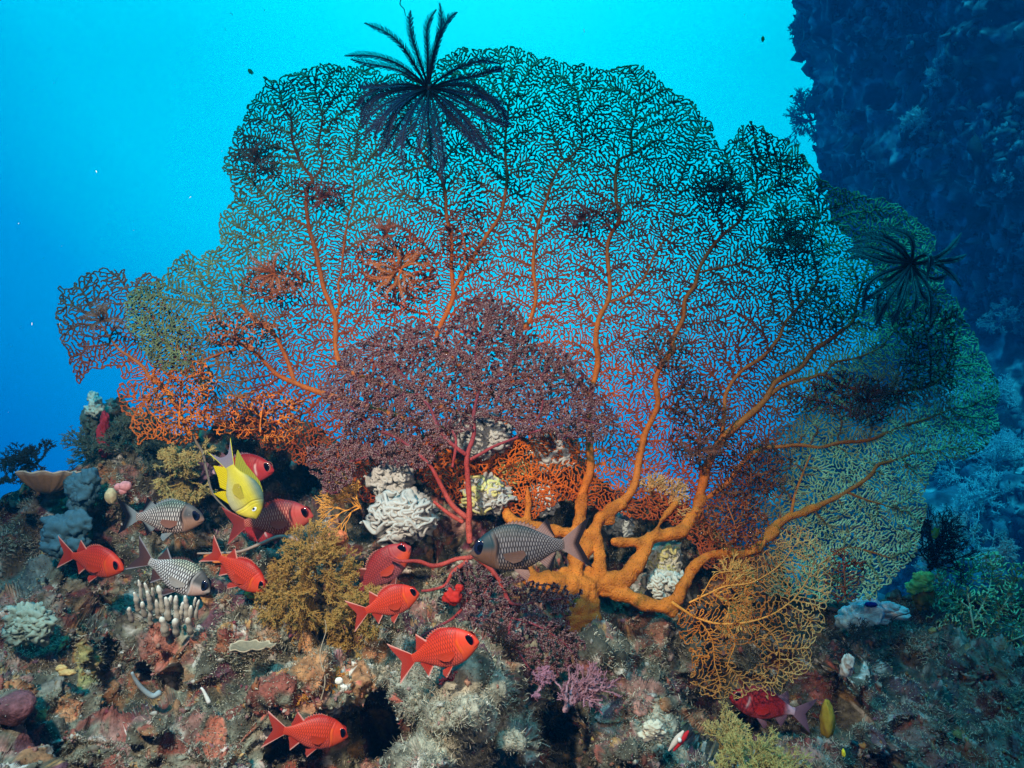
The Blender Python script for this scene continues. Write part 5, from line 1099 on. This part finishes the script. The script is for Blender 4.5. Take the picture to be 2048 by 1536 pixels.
i = np.arange(4)[:, None] * 6; k = np.arange(6)[None]; k2 = (k + 1) % 6; f = np.stack([i + k, i + 6 + k, i + 6 + k2, i + k2], -1).reshape(-1, 4)
gc = np.array([(.20, .24, .27)]) * rng.uniform(.3, 1.5, (n, 1))
tag(MB().add(V.reshape(-1, 3), (f[None] + (np.arange(n) * 30)[:, None, None]).reshape(-1, 4), np.repeat(gc[:, None], 30, 1).reshape(-1, 3)).build('cliff_growth', M_TURF), kind='stuff')

# --- turf and crust: the fuzz that covers the rock (nobody could count it)
rng = np.random.default_rng(77)
def pick(n, umin, umax, vmin, vmax, pw=None):
    uu = rng.uniform(umin, umax, n); a = np.clip(np.searchsorted(us, uu), 1, len(us) - 2)
    b = rng.integers(2, NR - 2, n); q = SF[a, b]; vv_ = 768 - (q[:, 2] - CAMZ) / q[:, 1] * F
    ok = (vv_ > vmin) & (vv_ < vmax); return a[ok], b[ok], uu[ok], vv_[ok]
tb = MB()
a, b, uu, vv_ = pick(300000, -100, 2150, 780, 1600)
pos_ = SF[a, b]; nn = NF[a, b]
dn = vnoise(pos_ * 8, 5) + .35 + .8 * np.exp(-((uu - 920) / 130) ** 2 - ((vv_ - 1430) / 110) ** 2); keep = dn > rng.uniform(-.2, .6, len(dn)); a, b, pos_, nn, uu, vv_ = a[keep], b[keep], pos_[keep], nn[keep], uu[keep], vv_[keep]
n = len(a); d = nn + rng.normal(0, .55, (n, 3)) + np.array([0, -.2, .3]); d /= np.linalg.norm(d, axis=1, keepdims=True)
mdw = np.exp(-((uu - 920) / 150) ** 2 - ((vv_ - 1430) / 120) ** 2); L = sz((rng.gamma(2, 1.2, n) + 1.6) * (1 + .9 * mdw + .9 * (vnoise(pos_ * 5, 9) > .35)), pos_[:, 1]); rr_ = sz(rng.uniform(.5, 1.0, n), pos_[:, 1])
cr = CF[a, b]; tc_ = mix(cr, (0.42, 0.40, 0.28), rng.uniform(.2, .9, n)); tc_ = tc_ * rng.uniform(.3, 1.1, (n, 1)); tc_ = np.where(rng.random((n, 1)) < .22, np.array([(.58, .55, .42)]) * rng.uniform(.7, 1.1, (n, 1)), tc_)
mid = pos_ + d * (L * .55)[:, None]; d2 = d + rng.normal(0, .5, (n, 3)); d2 /= np.linalg.norm(d2, axis=1, keepdims=True); end = mid + d2 * (L * .5)[:, None]
tb.segs(pos_, mid, rr_, rr_ * .8, tc_ * .7, tc_, 3); tb.segs(mid, end, rr_ * .8, rr_ * .4, tc_, tc_ * 1.2, 3)
tag(tb.build('algae_turf', M_TURF), kind='stuff')
print("turf", n)
# crust: small knobs, shells, sponges
cbm = MB(); a, b, uu, vv_ = pick(15000, -100, 2150, 800, 1620)
pos_ = SF[a, b]; nn = NF[a, b]; n = len(a)
pal = np.array([(0.62,0.60,0.52),(0.55,0.52,0.42),(0.70,0.68,0.60),(0.56,0.14,0.08),(0.60,0.24,0.05),(0.30,0.05,0.09),(0.45,0.40,0.22),(0.50,0.24,0.24),(0.25,0.26,0.20),(0.34,0.32,0.24),(0.55,0.50,0.15),(0.28,0.16,0.26)])
pr = np.array([.13,.12,.05,.09,.08,.09,.10,.08,.10,.10,.03,.03]); pr /= pr.sum()
cc_ = pal[rng.choice(len(pal), n, p=pr)] * rng.uniform(.35, 1.0, (n, 1)); cc_ = mix(cc_, CF[a, b], rng.uniform(.2, .9, n)); R_ = sz(np.minimum(rng.gamma(1.4, 1.0, n) + 1.0, 8), pos_[:, 1])
th = np.linspace(0, math.pi, 6)[:, None]; ph = np.linspace(0, 2 * math.pi, 8, endpoint=False)[None]
D = np.stack([np.sin(th) * np.cos(ph), np.sin(th) * np.sin(ph), np.cos(th) + 0 * ph], -1).reshape(-1, 3)
st = rng.uniform(.5, 1.5, (n, 1, 3)); V = D[None] * st * R_[:, None, None] * (1 + .30 * rng.normal(0, 1, (n, len(D), 1))) + pos_[:, None] + nn[:, None] * (R_ * .2)[:, None, None]
i = np.arange(5)[:, None] * 8; k = np.arange(8)[None]; k2 = (k + 1) % 8; f = np.stack([i + k, i + 8 + k, i + 8 + k2, i + k2], -1).reshape(-1, 4)
Fa = (f[None] + (np.arange(n) * 48)[:, None, None]).reshape(-1, 4)
cbm.add(V.reshape(-1, 3), Fa, (np.repeat(cc_[:, None], 48, 1) * rng.uniform(.75, 1.15, (n, 48, 1))).reshape(-1, 3))
tag(cbm.build('reef_crust', M_SPONGE), kind='stuff')

rng = np.random.default_rng(99); n = 900; yy = rng.uniform(1.3, 6.0, n); uu = rng.uniform(-200, 2250, n); vv_ = rng.uniform(-100, 1100, n)
pp = P(uu, vv_, yy); rr_ = rng.uniform(.0003, .0008, n); dd = rng.normal(0, .3, (n, 3)) + [0, 0, -1]; dd /= np.linalg.norm(dd, axis=1, keepdims=True)
tag(MB().segs(pp, pp + dd * (rr_ * rng.uniform(1, 11, n))[:, None], rr_, rr_ * .6, (.7, .72, .7), (.7, .72, .7), 5).build('marine_snow', M_TURF), kind='stuff')

# --- water haze: the air of this place is sea water
HAZE = True
if HAZE:
    x0, x1, y0, y1, z0, z1 = -36, 36, -4, 37, -17, 20
    V = np.array([(x, y, z) for x in (x0, x1) for y in (y0, y1) for z in (z0, z1)], float)
    fq = np.array([(0, 1, 3, 2), (4, 6, 7, 5), (0, 4, 5, 1), (2, 3, 7, 6), (0, 2, 6, 4), (1, 5, 7, 3)])
    hz_m = bpy.data.materials.new("sea_water"); hz_m.use_nodes = True; t = hz_m.node_tree; t.nodes.clear()
    vo = t.nodes.new("ShaderNodeVolumePrincipled"); mo = t.nodes.new("ShaderNodeOutputMaterial"); t.links.new(vo.outputs[0], mo.inputs['Volume'])
    vo.inputs['Color'].default_value = (0.0, 0.40, 0.95, 1); vo.inputs['Density'].default_value = 0.0145; vo.inputs['Density Attribute'].default_value = ""
    vo.inputs['Anisotropy'].default_value = 0.0
    hz = MB().add(V, fq, (1, 1, 1)).build('haze', hz_m, smooth=False); tag(hz, kind='stuff')
